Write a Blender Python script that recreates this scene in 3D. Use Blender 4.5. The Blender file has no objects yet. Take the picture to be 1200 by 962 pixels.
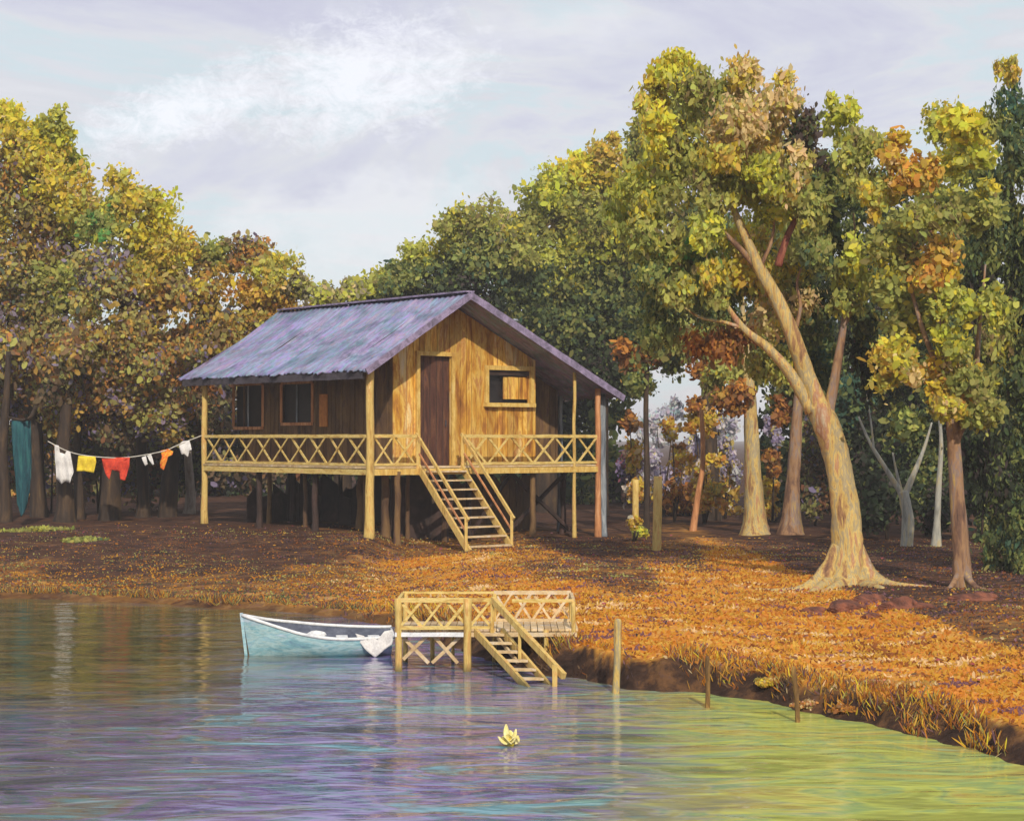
import bpy, math, random
import numpy as np
from mathutils import Vector, Matrix
random.seed(7); RNG = np.random.default_rng(7)
S = bpy.context.scene
COL = S.collection
# ------------------------------------------------------------------ camera
F = 2200.0; EYE = 3.8                      # focal length in photo pixels, eye height over the water
cd = bpy.data.cameras.new('camera'); cam = bpy.data.objects.new('camera', cd); COL.objects.link(cam)
cam.location = (0, 0, EYE); cam.rotation_euler = (math.radians(90), 0, 0)
cd.sensor_fit = 'HORIZONTAL'; cd.sensor_width = 36; cd.lens = 36 * F / 1200
cd.shift_y = (513 - 481) / 1200.0; cd.clip_start = .5; cd.clip_end = 3000
S.camera = cam
# ------------------------------------------------------------------ light
SUN = Vector((.12, -.80, .56)).normalized()
W = bpy.data.worlds.new('World'); S.world = W; W.use_nodes = True
nt = W.node_tree; nt.nodes.clear()
def N(nt, t, **k):
    n = nt.nodes.new(t)
    for a, b in k.items(): setattr(n, a, b)
    return n
L = nt.links.new
out = N(nt, 'ShaderNodeOutputWorld'); mixs = N(nt, 'ShaderNodeMixShader')
sky = N(nt, 'ShaderNodeTexSky', sky_type='NISHITA', sun_disc=False)
sky.sun_elevation = math.asin(SUN.z); sky.sun_rotation = math.atan2(SUN.x, SUN.y)
bg1 = N(nt, 'ShaderNodeBackground'); bg1.inputs['Strength'].default_value = .1
bg2 = N(nt, 'ShaderNodeBackground'); bg2.inputs['Strength'].default_value = 1.24
L(sky.outputs[0], bg1.inputs[0])
tc = N(nt, 'ShaderNodeTexCoord')
sep = N(nt, 'ShaderNodeSeparateXYZ'); L(tc.outputs['Generated'], sep.inputs[0])
def mth(nt, op, a, b=None, c=None, clamp=False):
    m = N(nt, 'ShaderNodeMath', operation=op); m.use_clamp = clamp
    for i, v in enumerate((a, b, c)):
        if v is None: continue
        if isinstance(v, (int, float)): m.inputs[i].default_value = v
        else: nt.links.new(v, m.inputs[i])
    return m.outputs[0]
def noise(nt, vec, scale, loc=(0,0,0), rot=(0,0,0), detail=5, rough=.6, dist=0, sc=1.0):
    mp = N(nt, 'ShaderNodeMapping'); mp.inputs['Scale'].default_value = scale; mp.inputs['Location'].default_value = loc
    mp.inputs['Rotation'].default_value = rot
    nt.links.new(vec, mp.inputs['Vector'])
    n = N(nt, 'ShaderNodeTexNoise'); n.inputs['Scale'].default_value = sc; n.inputs['Detail'].default_value = detail
    n.inputs['Roughness'].default_value = rough; n.inputs['Distortion'].default_value = dist
    nt.links.new(mp.outputs[0], n.inputs['Vector'])
    return n.outputs['Fac']
def ramp(nt, fac, stops, interp='LINEAR'):
    r = N(nt, 'ShaderNodeValToRGB'); cr = r.color_ramp; cr.interpolation = interp
    while len(cr.elements) < len(stops): cr.elements.new(.5)
    for e, (p, c) in zip(cr.elements, stops):
        e.position = p; e.color = (*c, 1) if len(c) == 3 else c
    nt.links.new(fac, r.inputs[0]); return r.outputs[0]
def mixc(nt, fac, a, b, mode='MIX'):
    m = N(nt, 'ShaderNodeMix', data_type='RGBA', blend_type=mode)
    for sock, v in ((m.inputs[0], fac), (m.inputs[6], a), (m.inputs[7], b)):
        if isinstance(v, (int, float)): sock.default_value = v
        elif isinstance(v, tuple): sock.default_value = (*v, 1)
        else: nt.links.new(v, sock)
    return m.outputs[2]
G = tc.outputs['Generated']
big = noise(nt, G, (5, 5, 16), loc=(1.3, 0, .4), rot=(0, .25, 0), detail=6, rough=.62, dist=.5)
c = ramp(nt, big, [(.34, (.47,.46,.58)), (.43, (.54,.54,.62)), (.49, (.60,.60,.63)), (.545, (.52,.61,.64)), (.60, (.58,.58,.61)), (.70, (.68,.67,.69))])
streak = noise(nt, G, (16, 16, 80), rot=(0, .30, 0), detail=6, rough=.7)
c = mixc(nt, mth(nt, 'MULTIPLY', streak, .35), c, (.66,.66,.72))
def spot(px, py, rx, ry, tilt=0.):
    ux = mth(nt, 'DIVIDE', sep.outputs[0], mth(nt, 'MAXIMUM', sep.outputs[1], .02)); uz = mth(nt, 'DIVIDE', sep.outputs[2], mth(nt, 'MAXIMUM', sep.outputs[1], .02))
    dx = mth(nt, 'SUBTRACT', ux, (px-600)/F); dz = mth(nt, 'SUBTRACT', uz, (513-py)/F)
    dz = mth(nt, 'SUBTRACT', dz, mth(nt, 'MULTIPLY', dx, tilt))
    a = mth(nt, 'POWER', mth(nt, 'ABSOLUTE', mth(nt, 'DIVIDE', dx, rx/F)), 2.); b = mth(nt, 'POWER', mth(nt, 'ABSOLUTE', mth(nt, 'DIVIDE', dz, ry/F)), 2.)
    return mth(nt, 'SUBTRACT', 1., mth(nt, 'SQRT', mth(nt, 'ADD', a, b)), clamp=True)
wisp = noise(nt, G, (55, 40, 80), detail=9, rough=.80, dist=.35)
fluff = noise(nt, G, (30, 30, 46), detail=7, rough=.6)
def cloud(sp, nz, gain, thr):
    return mth(nt, 'MULTIPLY', mth(nt, 'ADD', mth(nt, 'SUBTRACT', nz, thr), mth(nt, 'MULTIPLY', sp, .42)), mth(nt, 'MULTIPLY', mth(nt, 'MINIMUM', mth(nt, 'MULTIPLY', sp, 3.), 1.), gain), clamp=True)
m1 = cloud(spot(420, 92, 230, 105, .12), wisp, 3.6, .60)
m2 = cloud(spot(220, 128, 175, 62, .22), wisp, 3.6, .60)
m3 = cloud(spot(430, 255, 230, 85, .1), fluff, 4., .54)
m4 = cloud(spot(620, 40, 260, 50, .15), fluff, 2., .55)
m5 = cloud(spot(420, 330, 260, 90), fluff, 1.6, .45)
wm = mth(nt, 'MAXIMUM', m1, m2); wm2 = mth(nt, 'MAXIMUM', m3, mth(nt, 'MAXIMUM', m4, m5))
c = mixc(nt, mth(nt, 'MULTIPLY', wm2, .55), c, (.74,.74,.76)); c = mixc(nt, mth(nt, 'MULTIPLY', wm, .85), c, (.83,.83,.87))
L(c, bg2.inputs[0]); mixs.inputs[0].default_value = .88
L(bg1.outputs[0], mixs.inputs[1]); L(bg2.outputs[0], mixs.inputs[2]); L(mixs.outputs[0], out.inputs[0])
sl = bpy.data.lights.new('sun', 'SUN'); sl.energy = 3.6; sl.angle = math.radians(.6); sl.color = (1., .89, .72)
so = bpy.data.objects.new('sun', sl); COL.objects.link(so); so.rotation_euler = SUN.to_track_quat('Z', 'Y').to_euler(); so.location = (0, -20, 40)
S.view_settings.view_transform = 'Standard'; S.view_settings.look = 'None'; S.view_settings.gamma = 1
S.view_settings.exposure = .06; S.view_settings.use_curve_mapping = False
S.cycles.max_bounces = 6; S.cycles.transparent_max_bounces = 4

# ------------------------------------------------------------------ helpers
def P(px, py, D): return Vector(((px - 600) / F * D, D, EYE - (py - 513) / F * D))
SHORE = [(-900,660),(-300,690),(0,701),(150,706),(280,714),(400,722),(470,738),(560,768),(640,792),(700,800),(740,806),(830,812),(900,824),(960,838),(1040,852),(1120,870),(1190,893),(1300,930),(1500,990)]
_sd = []
for px, py in SHORE:
    D = EYE * F / (py - 513); _sd.append(((px - 600) / F * D, D))
_sd = [(-70, 78), (-45, 68)] + [p for p in _sd if p[0] > -40] + [(14, 13), (22, 8), (40, -8), (80, -40)]
SX = np.array([p[0] for p in _sd]); SY = np.array([p[1] for p in _sd])
o_ = np.argsort(SX); SX, SY = SX[o_], SY[o_]
def sst(a, b, v):
    t = np.clip((v - a) / (b - a), 0, 1); return t * t * (3 - 2 * t)
def wob(x, y):
    return (np.sin(x*.9+1.3*np.sin(y*.5))*.5 + np.sin(x*2.3+y*1.1)*.25 + np.sin(y*1.9-x*.7+2)*.25)
def shore(x): return np.interp(x, SX, SY) + .16*np.sin(x*2.1) + .09*np.sin(x*5.3+1+np.sin(x*1.7)) + .03*np.sin(x*11+2*np.sin(x*2.3))
def cosl(x): return 1/np.sqrt(1 + ((np.interp(x+.6, SX, SY) - np.interp(x-.6, SX, SY))/1.2)**2)
def sdist(x, y): return (y - shore(x))*cosl(x)
def gz(x, y):
    x = np.asarray(x, float); y = np.asarray(y, float)
    d = sdist(x, y) + .07*np.sin(x*6.1+y*4.3)*np.sin(x*3.7-y*5.9)
    scarp = .12 + .36 * sst(-3.5, .0, x) - .14 * sst(2.2, 5, x)                          # height of the broken bank edge
    base = .55 + .42 * sst(4, -4, x) * sst(3, 16, d)              # terrace
    up = scarp * sst(-.03, .38, d) + (base - scarp) * sst(.3, 11, d)
    under = -1.6 * sst(0, -9, d) - .12*sst(0,-.3,d)
    z = np.where(d > 0, up, under) + .05 * wob(x*.8, y*.8) * sst(.2, 3, d) + .02*wob(x*2.6, y*3.1)*sst(.1,.6,d)
    z = z + .5 * sst(75, 130, y)
    return z
def G_(x, y): return float(gz(x, y))
def gp(px, py):
    """where the line of sight through a photo pixel meets the ground"""
    D = 20.
    while D < 200:
        p = P(px, py, D)
        if p.z < G_(p.x, p.y): break
        D += .1
    return Vector((p.x, p.y, G_(p.x, p.y)))

OFF = {}
def prop(o, label=None, cat=None, group=None, kind=None):
    for k, v in (('label', label), ('category', cat), ('group', group), ('kind', kind)):
        if v: o[k] = v
    return o
def thing(name, label, cat, loc, group=None):
    o = bpy.data.objects.new(name, None); COL.objects.link(o); o.location = loc; o.empty_display_size = .2
    OFF[o.name] = Vector(loc); return prop(o, label, cat, group)
class MB:
    def __init__(s): s.v = []; s.f = []
    def add(s, vs, fs):
        n = len(s.v); s.v += [Vector(v) for v in vs]; s.f += [tuple(i + n for i in f) for f in fs]; return s
    def box(s, a, b, w, h, up=(0,0,1), jit=0.):
        """beam from a to b, width w sideways, height h along up"""
        a = Vector(a); b = Vector(b); d = (b - a).normalized(); u = Vector(up)
        if abs(d.dot(u)) > .98: u = Vector((0, 1, 0))
        sd = d.cross(u).normalized(); u = sd.cross(d).normalized()
        n = 1 if jit == 0 else max(2, int((b-a).length/.35))
        vs = []; fs = []
        for k in range(n + 1):
            p = a.lerp(b, k / n); j = 1 + random.uniform(-jit, jit)
            q = p + (sd*random.uniform(-1,1)*w + u*random.uniform(-1,1)*h)*jit*.5
            for cx, cy in ((-1,-1),(1,-1),(1,1),(-1,1)): vs.append(q + sd*cx*w/2*j + u*cy*h/2*j)
        for k in range(n):
            for e in range(4): fs.append((k*4+e, k*4+(e+1)%4, k*4+4+(e+1)%4, k*4+4+e))
        fs.append((3,2,1,0)); fs.append(tuple(n*4+i for i in range(4)))
        return s.add(vs, fs)
    def tube(s, pts, rad, n=8, lump=.0, sub=1):
        pts = [Vector(p) for p in pts]
        if sub > 1:
            q = []; r2 = []
            for i in range(len(pts)-1):
                p0 = pts[max(i-1,0)]; p1 = pts[i]; p2 = pts[i+1]; p3 = pts[min(i+2,len(pts)-1)]
                for k in range(sub):
                    t = k/sub
                    q.append(.5*((2*p1)+(p2-p0)*t+(2*p0-5*p1+4*p2-p3)*t*t+(3*p1-p0-3*p2+p3)*t**3)); r2.append(rad[i]*(1-t)+rad[i+1]*t)
            q.append(pts[-1]); r2.append(rad[-1]); pts, rad = q, r2
        vs = []; fs = []; ref = None; ph = random.uniform(0, 6)
        for i, p in enumerate(pts):
            d = (pts[min(i+1,len(pts)-1)] - pts[max(i-1,0)]).normalized()
            if ref is None: ref = Vector((0,1,0)) if abs(d.y) < .8 else Vector((1,0,0))
            sd = d.cross(ref).normalized(); u = sd.cross(d).normalized(); ref = u
            for k in range(n):
                a = 2*math.pi*k/n
                rr = rad[i]*(1 + lump*(math.sin(3*a+ph+i*.3)*.5 + math.sin(5*a+i*.55)*.3 + random.uniform(-.4,.4)))
                vs.append(p + (sd*math.cos(a)+u*math.sin(a))*rr)
        for i in range(len(pts)-1):
            for k in range(n): fs.append((i*n+k, i*n+(k+1)%n, (i+1)*n+(k+1)%n, (i+1)*n+k))
        fs.append(tuple(range(n-1,-1,-1))); fs.append(tuple((len(pts)-1)*n+k for k in range(n)))
        return s.add(vs, fs)
    def sheet(s, fn, nu, nv, th, nrm):
        """closed slab over fn(u,v)"""
        vs = []; fs = []; nrm = Vector(nrm)
        for side in (0, 1):
            for j in range(nv+1):
                for i in range(nu+1): vs.append(Vector(fn(i/nu, j/nv)) - nrm*th*side)
        w = nu+1; o = w*(nv+1)
        for j in range(nv):
            for i in range(nu):
                a = j*w+i; fs.append((a,a+1,a+w+1,a+w)); fs.append((o+a,o+a+w,o+a+w+1,o+a+1))
        rim = [i for i in range(nu+1)] + [j*w+nu for j in range(1,nv+1)] + [nv*w+i for i in range(nu-1,-1,-1)] + [j*w for j in range(nv-1,0,-1)]
        for a, b in zip(rim, rim[1:]+rim[:1]): fs.append((a, o+a, o+b, b))
        return s.add(vs, fs)
    def build(s, name, mat, parent=None, smooth=False, off=None):
        root = parent
        while root is not None and root.parent is not None: root = root.parent
        o0 = OFF.get(root.name, Vector()) if root is not None else (Vector(off) if off is not None else Vector())
        me = bpy.data.meshes.new(name)
        me.from_pydata([tuple(v - o0) for v in s.v], [], s.f); me.update()
        me.materials.append(mat)
        if smooth: me.polygons.foreach_set('use_smooth', [True]*len(me.polygons))
        o = bpy.data.objects.new(name, me); COL.objects.link(o)
        if parent is not None: o.parent = parent
        elif off is not None: o.location = off; OFF[o.name] = Vector(off)
        return o

# ------------------------------------------------------------------ materials
def mat(name, stops, scale, rot=(0,0,0), boards=0., rough=.8, bump=.3, fine=None, dist=.6, detail=6, vec='Object', spec=.3, sc=1.0):
    m = bpy.data.materials.new(name); m.use_nodes = True; nt = m.node_tree; b = nt.nodes['Principled BSDF']
    t = N(nt, 'ShaderNodeTexCoord').outputs[vec]
    n1 = noise(nt, t, scale, rot=rot, detail=detail, rough=.65, dist=dist, sc=sc)
    c = ramp(nt, n1, stops)
    fs = fine or tuple(s*5 for s in scale)
    n2 = noise(nt, t, fs, rot=rot, detail=5, rough=.7, loc=(3,1,2))
    c = mixc(nt, mth(nt, 'MULTIPLY', mth(nt, 'SUBTRACT', n2, .35, clamp=True), 1.3, clamp=True), c, mixc(nt, 1., c, (.45,.38,.34), 'MULTIPLY'))
    if boards:
        ri = N(nt, 'ShaderNodeNewGeometry').outputs['Random Per Island']
        c = mixc(nt, 1., c, ramp(nt, ri, [(0., (1-boards*1.2, 1-boards*1.4, 1-boards*1.5)), (.5, (1-boards*.3,)*3), (1., (1+boards*.35,)*3)]), 'MULTIPLY')
    nt.links.new(c, b.inputs['Base Color']); b.inputs['Roughness'].default_value = rough
    b.inputs['Specular IOR Level'].default_value = spec
    if bump:
        bn = N(nt, 'ShaderNodeBump'); bn.inputs['Strength'].default_value = bump; bn.inputs['Distance'].default_value = .03
        nt.links.new(mth(nt, 'ADD', n2, n1), bn.inputs['Height']); nt.links.new(bn.outputs[0], b.inputs['Normal'])
    return m
M = {}
M['post'] = mat('yellow wood', [(.3,(.30,.16,.05)),(.42,(.55,.36,.10)),(.52,(.66,.50,.17)),(.62,(.60,.33,.10)),(.72,(.75,.62,.30))], (9,9,1.6), bump=.5, fine=(40,40,6))
M['darkpost'] = mat('wet post', [(.3,(.07,.04,.02)),(.5,(.22,.12,.04)),(.65,(.42,.26,.07))], (9,9,2), bump=.4)
M['rail'] = mat('rail wood', [(.32,(.42,.25,.08)),(.45,(.62,.44,.13)),(.56,(.72,.58,.22)),(.68,(.68,.38,.14))], (3,3,12), bump=.4, fine=(14,14,30))
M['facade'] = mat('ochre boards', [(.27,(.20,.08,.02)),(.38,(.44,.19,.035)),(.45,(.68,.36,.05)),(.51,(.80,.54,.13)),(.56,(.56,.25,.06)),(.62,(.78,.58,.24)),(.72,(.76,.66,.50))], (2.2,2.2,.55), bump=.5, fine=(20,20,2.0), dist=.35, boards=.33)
M['darkwall'] = mat('dark boards', [(.3,(.06,.03,.02)),(.45,(.14,.08,.04)),(.58,(.22,.13,.05)),(.7,(.10,.05,.05))], (2.4,2.4,.7), bump=.5, fine=(14,14,2), boards=.35)  # darker copy of the wall wood, porch shade put into its colour
M['shadewood'] = mat('shade-toned wood', [(.3,(.02,.014,.014)),(.5,(.05,.03,.025)),(.7,(.09,.05,.045))], (1.6,1.6,1.2), bump=.4, boards=.4)  # near-black wood, shade below the floor put into its colour
M['doorwood'] = mat('door wood', [(.3,(.03,.014,.014)),(.48,(.09,.035,.025)),(.62,(.16,.07,.035)),(.75,(.07,.03,.05))], (6,6,1.0), bump=.5, fine=(30,30,4))
M['dark'] = mat('black glass', [(.3,(.012,.010,.012)),(.7,(.03,.025,.025))], (3,3,3), rough=.35, bump=.1)
M['orange'] = mat('orange shutter', [(.3,(.35,.12,.03)),(.6,(.60,.24,.05)),(.8,(.7,.4,.1))], (5,5,2))
M['trim'] = mat('trim wood', [(.3,(.45,.25,.06)),(.5,(.68,.46,.12)),(.7,(.75,.60,.25))], (6,6,2), bump=.4)
M['fascia'] = mat('lilac board', [(.3,(.10,.09,.13)),(.5,(.24,.20,.32)),(.65,(.36,.30,.48)),(.8,(.35,.22,.15))], (4,4,4), bump=.4)
M['fasciadark'] = mat('dark fascia', [(.3,(.03,.025,.03)),(.6,(.08,.07,.09))], (4,4,4), bump=.3)
M['greypost'] = mat('blue grey wood', [(.3,(.06,.08,.11)),(.5,(.20,.23,.27)),(.62,(.38,.42,.45)),(.75,(.35,.16,.08))], (7,7,.9), bump=.4)
M['orangepost'] = mat('orange wood', [(.3,(.25,.09,.04)),(.55,(.6,.28,.12)),(.75,(.65,.42,.25))], (7,7,1), bump=.4)
M['bark'] = mat('yellow bark', [(.31,(.12,.06,.04)),(.39,(.34,.19,.09)),(.45,(.60,.43,.13)),(.50,(.34,.29,.20)),(.55,(.62,.46,.15)),(.61,(.42,.20,.11)),(.70,(.56,.50,.36))], (3.0,3.0,.7), bump=1., fine=(13,13,3), dist=.35)
M['barkgrey'] = mat('grey bark', [(.30,(.13,.10,.08)),(.48,(.34,.28,.24)),(.60,(.46,.40,.34)),(.72,(.45,.24,.14))], (4,4,1.0), bump=.9, fine=(14,14,4), dist=1.)
M['barkbrown'] = mat('brown bark', [(.32,(.07,.04,.035)),(.42,(.20,.11,.07)),(.50,(.34,.20,.10)),(.56,(.24,.18,.17)),(.64,(.44,.29,.09)),(.74,(.22,.10,.07))], (3.5,3.5,.8), bump=.9, fine=(12,12,3), dist=.4)
M['barkred'] = mat('red bark', [(.3,(.07,.03,.03)),(.5,(.25,.07,.05)),(.7,(.42,.20,.12))], (5,5,1.2), bump=.6)
M['barkdark'] = mat('dark bark', [(.3,(.02,.014,.012)),(.5,(.05,.033,.024)),(.62,(.09,.055,.03)),(.78,(.20,.15,.05))], (4,4,.8), bump=.8, fine=(14,14,3))
M['barkpale'] = mat('pale bark', [(.3,(.16,.17,.15)),(.5,(.38,.38,.34)),(.7,(.55,.42,.16))], (5,5,1.2), bump=.6)
M['rock'] = mat('red rock', [(.3,(.05,.025,.02)),(.45,(.13,.05,.035)),(.58,(.26,.09,.05)),(.72,(.18,.11,.08))], (2.2,2.2,3), bump=.9, fine=(9,9,9))
M['white'] = mat('white cloth', [(.3,(.60,.60,.62)),(.6,(.80,.80,.80))], (8,8,5), bump=.4)
M['yellow'] = mat('yellow cloth', [(.3,(.62,.42,.03)),(.6,(.85,.68,.05))], (7,7,7), bump=.4)
M['red'] = mat('red cloth', [(.3,(.42,.03,.02)),(.6,(.72,.07,.03)),(.8,(.70,.20,.04))], (7,7,7), bump=.4)
M['orangecloth'] = mat('orange cloth', [(.38,(.72,.05,.03)),(.52,(.85,.28,.03)),(.62,(.85,.62,.05))], (9,9,9), bump=.4, dist=2)
M['teal'] = mat('teal cloth', [(.3,(.006,.03,.045)),(.5,(.01,.07,.095)),(.7,(.03,.14,.14))], (10,10,.7), bump=.4)
M['rope'] = mat('rope', [(.3,(.45,.44,.40)),(.7,(.7,.68,.62))], (9,9,9), bump=0)
M['boat'] = mat('turquoise boat paint', [(.30,(.14,.24,.38)),(.42,(.22,.44,.52)),(.50,(.42,.60,.64)),(.56,(.26,.48,.58)),(.66,(.52,.62,.74))], (1.2,1.2,5), bump=.2, fine=(7,7,26), rough=.5)
M['boatwhite'] = mat('chalk boat paint', [(.3,(.52,.55,.62)),(.5,(.74,.77,.80)),(.7,(.84,.84,.86))], (4,4,6), bump=.25, rough=.6)
M['boatin'] = mat('boat inside', [(.3,(.05,.06,.10)),(.6,(.14,.16,.22)),(.8,(.3,.32,.4))], (3,3,6), bump=.3)
M['lily'] = mat('pale yellow', [(.3,(.62,.50,.14)),(.5,(.80,.74,.30)),(.7,(.86,.84,.58))], (12,12,12), bump=.3)
M['plank'] = mat('pale planks', [(.3,(.45,.30,.16)),(.5,(.66,.50,.28)),(.7,(.72,.64,.55))], (4,4,4), bump=.4, boards=.25)

wp = M['post'].copy(); wp.name = 'river stained post'; M['wetpost'] = wp; nt = wp.node_tree
geo = N(nt, 'ShaderNodeNewGeometry'); sz = N(nt, 'ShaderNodeSeparateXYZ'); nt.links.new(geo.outputs['Position'], sz.inputs[0])
nz_ = noise(nt, geo.outputs['Position'], (14, 14, 5)); f_ = mth(nt, 'SUBTRACT', 1.15, mth(nt, 'MULTIPLY', mth(nt, 'ADD', sz.outputs[2], mth(nt, 'MULTIPLY', nz_, .16)), 4.6), clamp=True)
bs_ = nt.nodes['Principled BSDF']; src = bs_.inputs['Base Color'].links[0].from_socket
nt.links.new(mixc(nt, f_, src, (.10,.085,.035)), bs_.inputs['Base Color'])
def leafmat(name, trans=.45, rough=.75):
    m = bpy.data.materials.new(name); m.use_nodes = True; nt = m.node_tree; b = nt.nodes['Principled BSDF']
    a = N(nt, 'ShaderNodeAttribute', attribute_name='leaf_color')
    nt.links.new(a.outputs['Color'], b.inputs['Base Color']); b.inputs['Roughness'].default_value = rough; b.inputs['Specular IOR Level'].default_value = .15
    tr = N(nt, 'ShaderNodeBsdfTranslucent'); nt.links.new(a.outputs['Color'], tr.inputs[0])
    mx = N(nt, 'ShaderNodeMixShader'); mx.inputs[0].default_value = trans
    o = nt.nodes['Material Output']; nt.links.new(b.outputs[0], mx.inputs[1]); nt.links.new(tr.outputs[0], mx.inputs[2]); nt.links.new(mx.outputs[0], o.inputs['Surface'])
    return m
M['leaf'] = leafmat('leaves')

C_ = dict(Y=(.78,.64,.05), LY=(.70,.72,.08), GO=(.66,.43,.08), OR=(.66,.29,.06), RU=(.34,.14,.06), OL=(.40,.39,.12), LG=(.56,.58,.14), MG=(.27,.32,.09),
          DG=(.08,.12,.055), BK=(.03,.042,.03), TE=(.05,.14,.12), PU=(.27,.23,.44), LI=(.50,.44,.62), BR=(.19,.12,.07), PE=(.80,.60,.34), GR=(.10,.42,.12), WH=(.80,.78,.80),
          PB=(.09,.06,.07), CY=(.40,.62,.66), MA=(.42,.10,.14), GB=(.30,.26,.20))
C_['OC']=(.50,.30,.055); C_['CR']=(.72,.62,.36); C_['PK']=(.62,.26,.20)
PAL = dict(
 cream='CR4 OR3 GO3 PK1 OC4', blush='CR2 PK3 OR3 OC4',
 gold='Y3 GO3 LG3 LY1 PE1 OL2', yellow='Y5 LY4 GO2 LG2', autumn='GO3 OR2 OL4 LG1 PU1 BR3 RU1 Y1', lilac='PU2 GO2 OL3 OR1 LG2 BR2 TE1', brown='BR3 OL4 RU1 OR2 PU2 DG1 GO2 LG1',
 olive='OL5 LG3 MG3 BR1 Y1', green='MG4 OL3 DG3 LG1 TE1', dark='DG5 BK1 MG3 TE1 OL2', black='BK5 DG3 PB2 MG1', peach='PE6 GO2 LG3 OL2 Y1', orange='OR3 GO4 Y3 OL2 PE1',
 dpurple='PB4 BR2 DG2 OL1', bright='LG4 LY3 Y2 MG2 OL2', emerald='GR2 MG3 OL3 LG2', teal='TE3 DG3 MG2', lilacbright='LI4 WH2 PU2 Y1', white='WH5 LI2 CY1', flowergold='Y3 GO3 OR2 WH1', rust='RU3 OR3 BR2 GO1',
 pale='LG3 GB3 LY1 PE1 OL2', under='BR5 BK1 DG2 OL2 RU1 PU1', mauve='PU2 BR3 GB2 MA1')  # black, dark, under: shade between crowns put into the leaf colour
def pal(s):
    cs = []; ws = []
    for t in PAL[s].split():
        k = t.rstrip('0123456789'); cs.append(C_[k]); ws.append(int(t[len(k):]))
    ws = np.array(ws, float); return np.array(cs), ws / ws.sum()

def leaf_arrays(center, rad, n, pname, size, sub=16, asp=1.7, droop=.5):
    """leaves of one bough: leaf sprays spread through an ellipsoid"""
    cs, ws = pal(pname); rad = np.array(rad, float)
    v = RNG.normal(size=(sub, 3)); v /= np.linalg.norm(v, axis=1)[:, None]
    sc = np.array(center) + v * rad * (RNG.uniform(.25, .92, (sub, 1)))
    sr = rad[None] * RNG.uniform(.28, .62, (sub, 1)); fav = RNG.choice(len(cs), sub, p=ws)
    k = RNG.integers(0, sub, n)
    g = RNG.normal(size=(n, 3)); g /= np.linalg.norm(g, axis=1)[:, None]; g *= RNG.uniform(.25, 1.0, (n, 1)) + (RNG.random((n, 1)) < .14)*RNG.uniform(.1, .5, (n, 1))
    pos = sc[k] + g * sr[k]
    ci = np.where(RNG.random(n) < .40, fav[k], RNG.choice(len(cs), n, p=ws))
    col = cs[ci]; gm_ = (cs*ws[:, None]).sum(0); col = (col*.72 + gm_*.28) * RNG.uniform(.75, 1.18, (n, 1)) * RNG.uniform(.93, 1.07, (n, 3))
    t = RNG.normal(size=(n, 3)); t[:, 2] -= droop*1.5; t[:, 1] *= .6; t /= np.linalg.norm(t, axis=1)[:, None]
    out = (pos - np.array(center)) / rad; nr = g*.5 + out*1.0 + RNG.normal(size=(n, 3)) * .55; sd = np.cross(t, nr); sd /= np.linalg.norm(sd, axis=1)[:, None] + 1e-9
    L_ = size*.70 * np.clip(RNG.lognormal(0, .42, (n, 1)), .4, 2.1); return pos, t, sd, L_, L_/asp, col
def leaf_mesh(name, arrs, mat_, off):
    pos, t, sd, L_, W_, col = [np.concatenate([a[i] for a in arrs]) for i in range(6)]
    n = len(pos); nn = np.cross(t, sd)
    pr = [(-.5, 0, 0), (-.18, .5, .10), (.25, .42, .08), (.5, 0, 0), (.25, -.42, .08), (-.18, -.5, .10)]
    V = np.stack([pos + t*L_*a + sd*W_*b + nn*W_*c_ for a, b, c_ in pr], 1).reshape(-1, 3) - np.array(off)
    me = bpy.data.meshes.new(name); me.vertices.add(n*6); me.vertices.foreach_set('co', V.astype(np.float32).ravel())
    me.loops.add(n*6); me.loops.foreach_set('vertex_index', np.arange(n*6, dtype=np.int32))
    me.polygons.add(n); me.polygons.foreach_set('loop_start', np.arange(n, dtype=np.int32)*6); me.polygons.foreach_set('loop_total', np.full(n, 6, np.int32))
    me.update(calc_edges=True)
    at = me.attributes.new('leaf_color', 'FLOAT_COLOR', 'POINT')
    cc = np.ones((n, 6, 4), np.float32); cc[:, :, :3] = np.clip(col, 0, .88)[:, None, :]; at.data.foreach_set('color', cc.ravel())
    me.materials.append(mat_); return me
DENS = 2.35
def crown(name, blobs, D, parent=None, size=.21, dens=1.0, off=None, asp=1.7, droop=.5):
    """blobs: (px, py, rx, ry, palette[, depth shift]) as seen from the bank across"""
    arrs = []
    for b in blobs:
        px, py, rx, ry, pn = b[:5]; dd = (b[5] if len(b) > 5 else random.uniform(-.8, .8)) + D
        k = dd / F; c0 = P(px, py, dd); R = (rx*k, (rx+ry)/2*k*.8, ry*k)
        n = int(DENS*dens * 5.2 * (R[0]*R[2]*3.1) / (size*size*.5) + 60)
        arrs.append(leaf_arrays(c0, R, n, pn, size, sub=max(9, int(13*max(R)/1.2)), asp=asp, droop=droop))
    o0 = OFF[parent.name] if parent is not None else Vector(off if off is not None else (0,0,0))
    me = leaf_mesh(name, arrs, M['leaf'], o0)
    o = bpy.data.objects.new(name, me); COL.objects.link(o)
    if parent is not None: o.parent = parent
    else: o.location = o0
    return o
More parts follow.
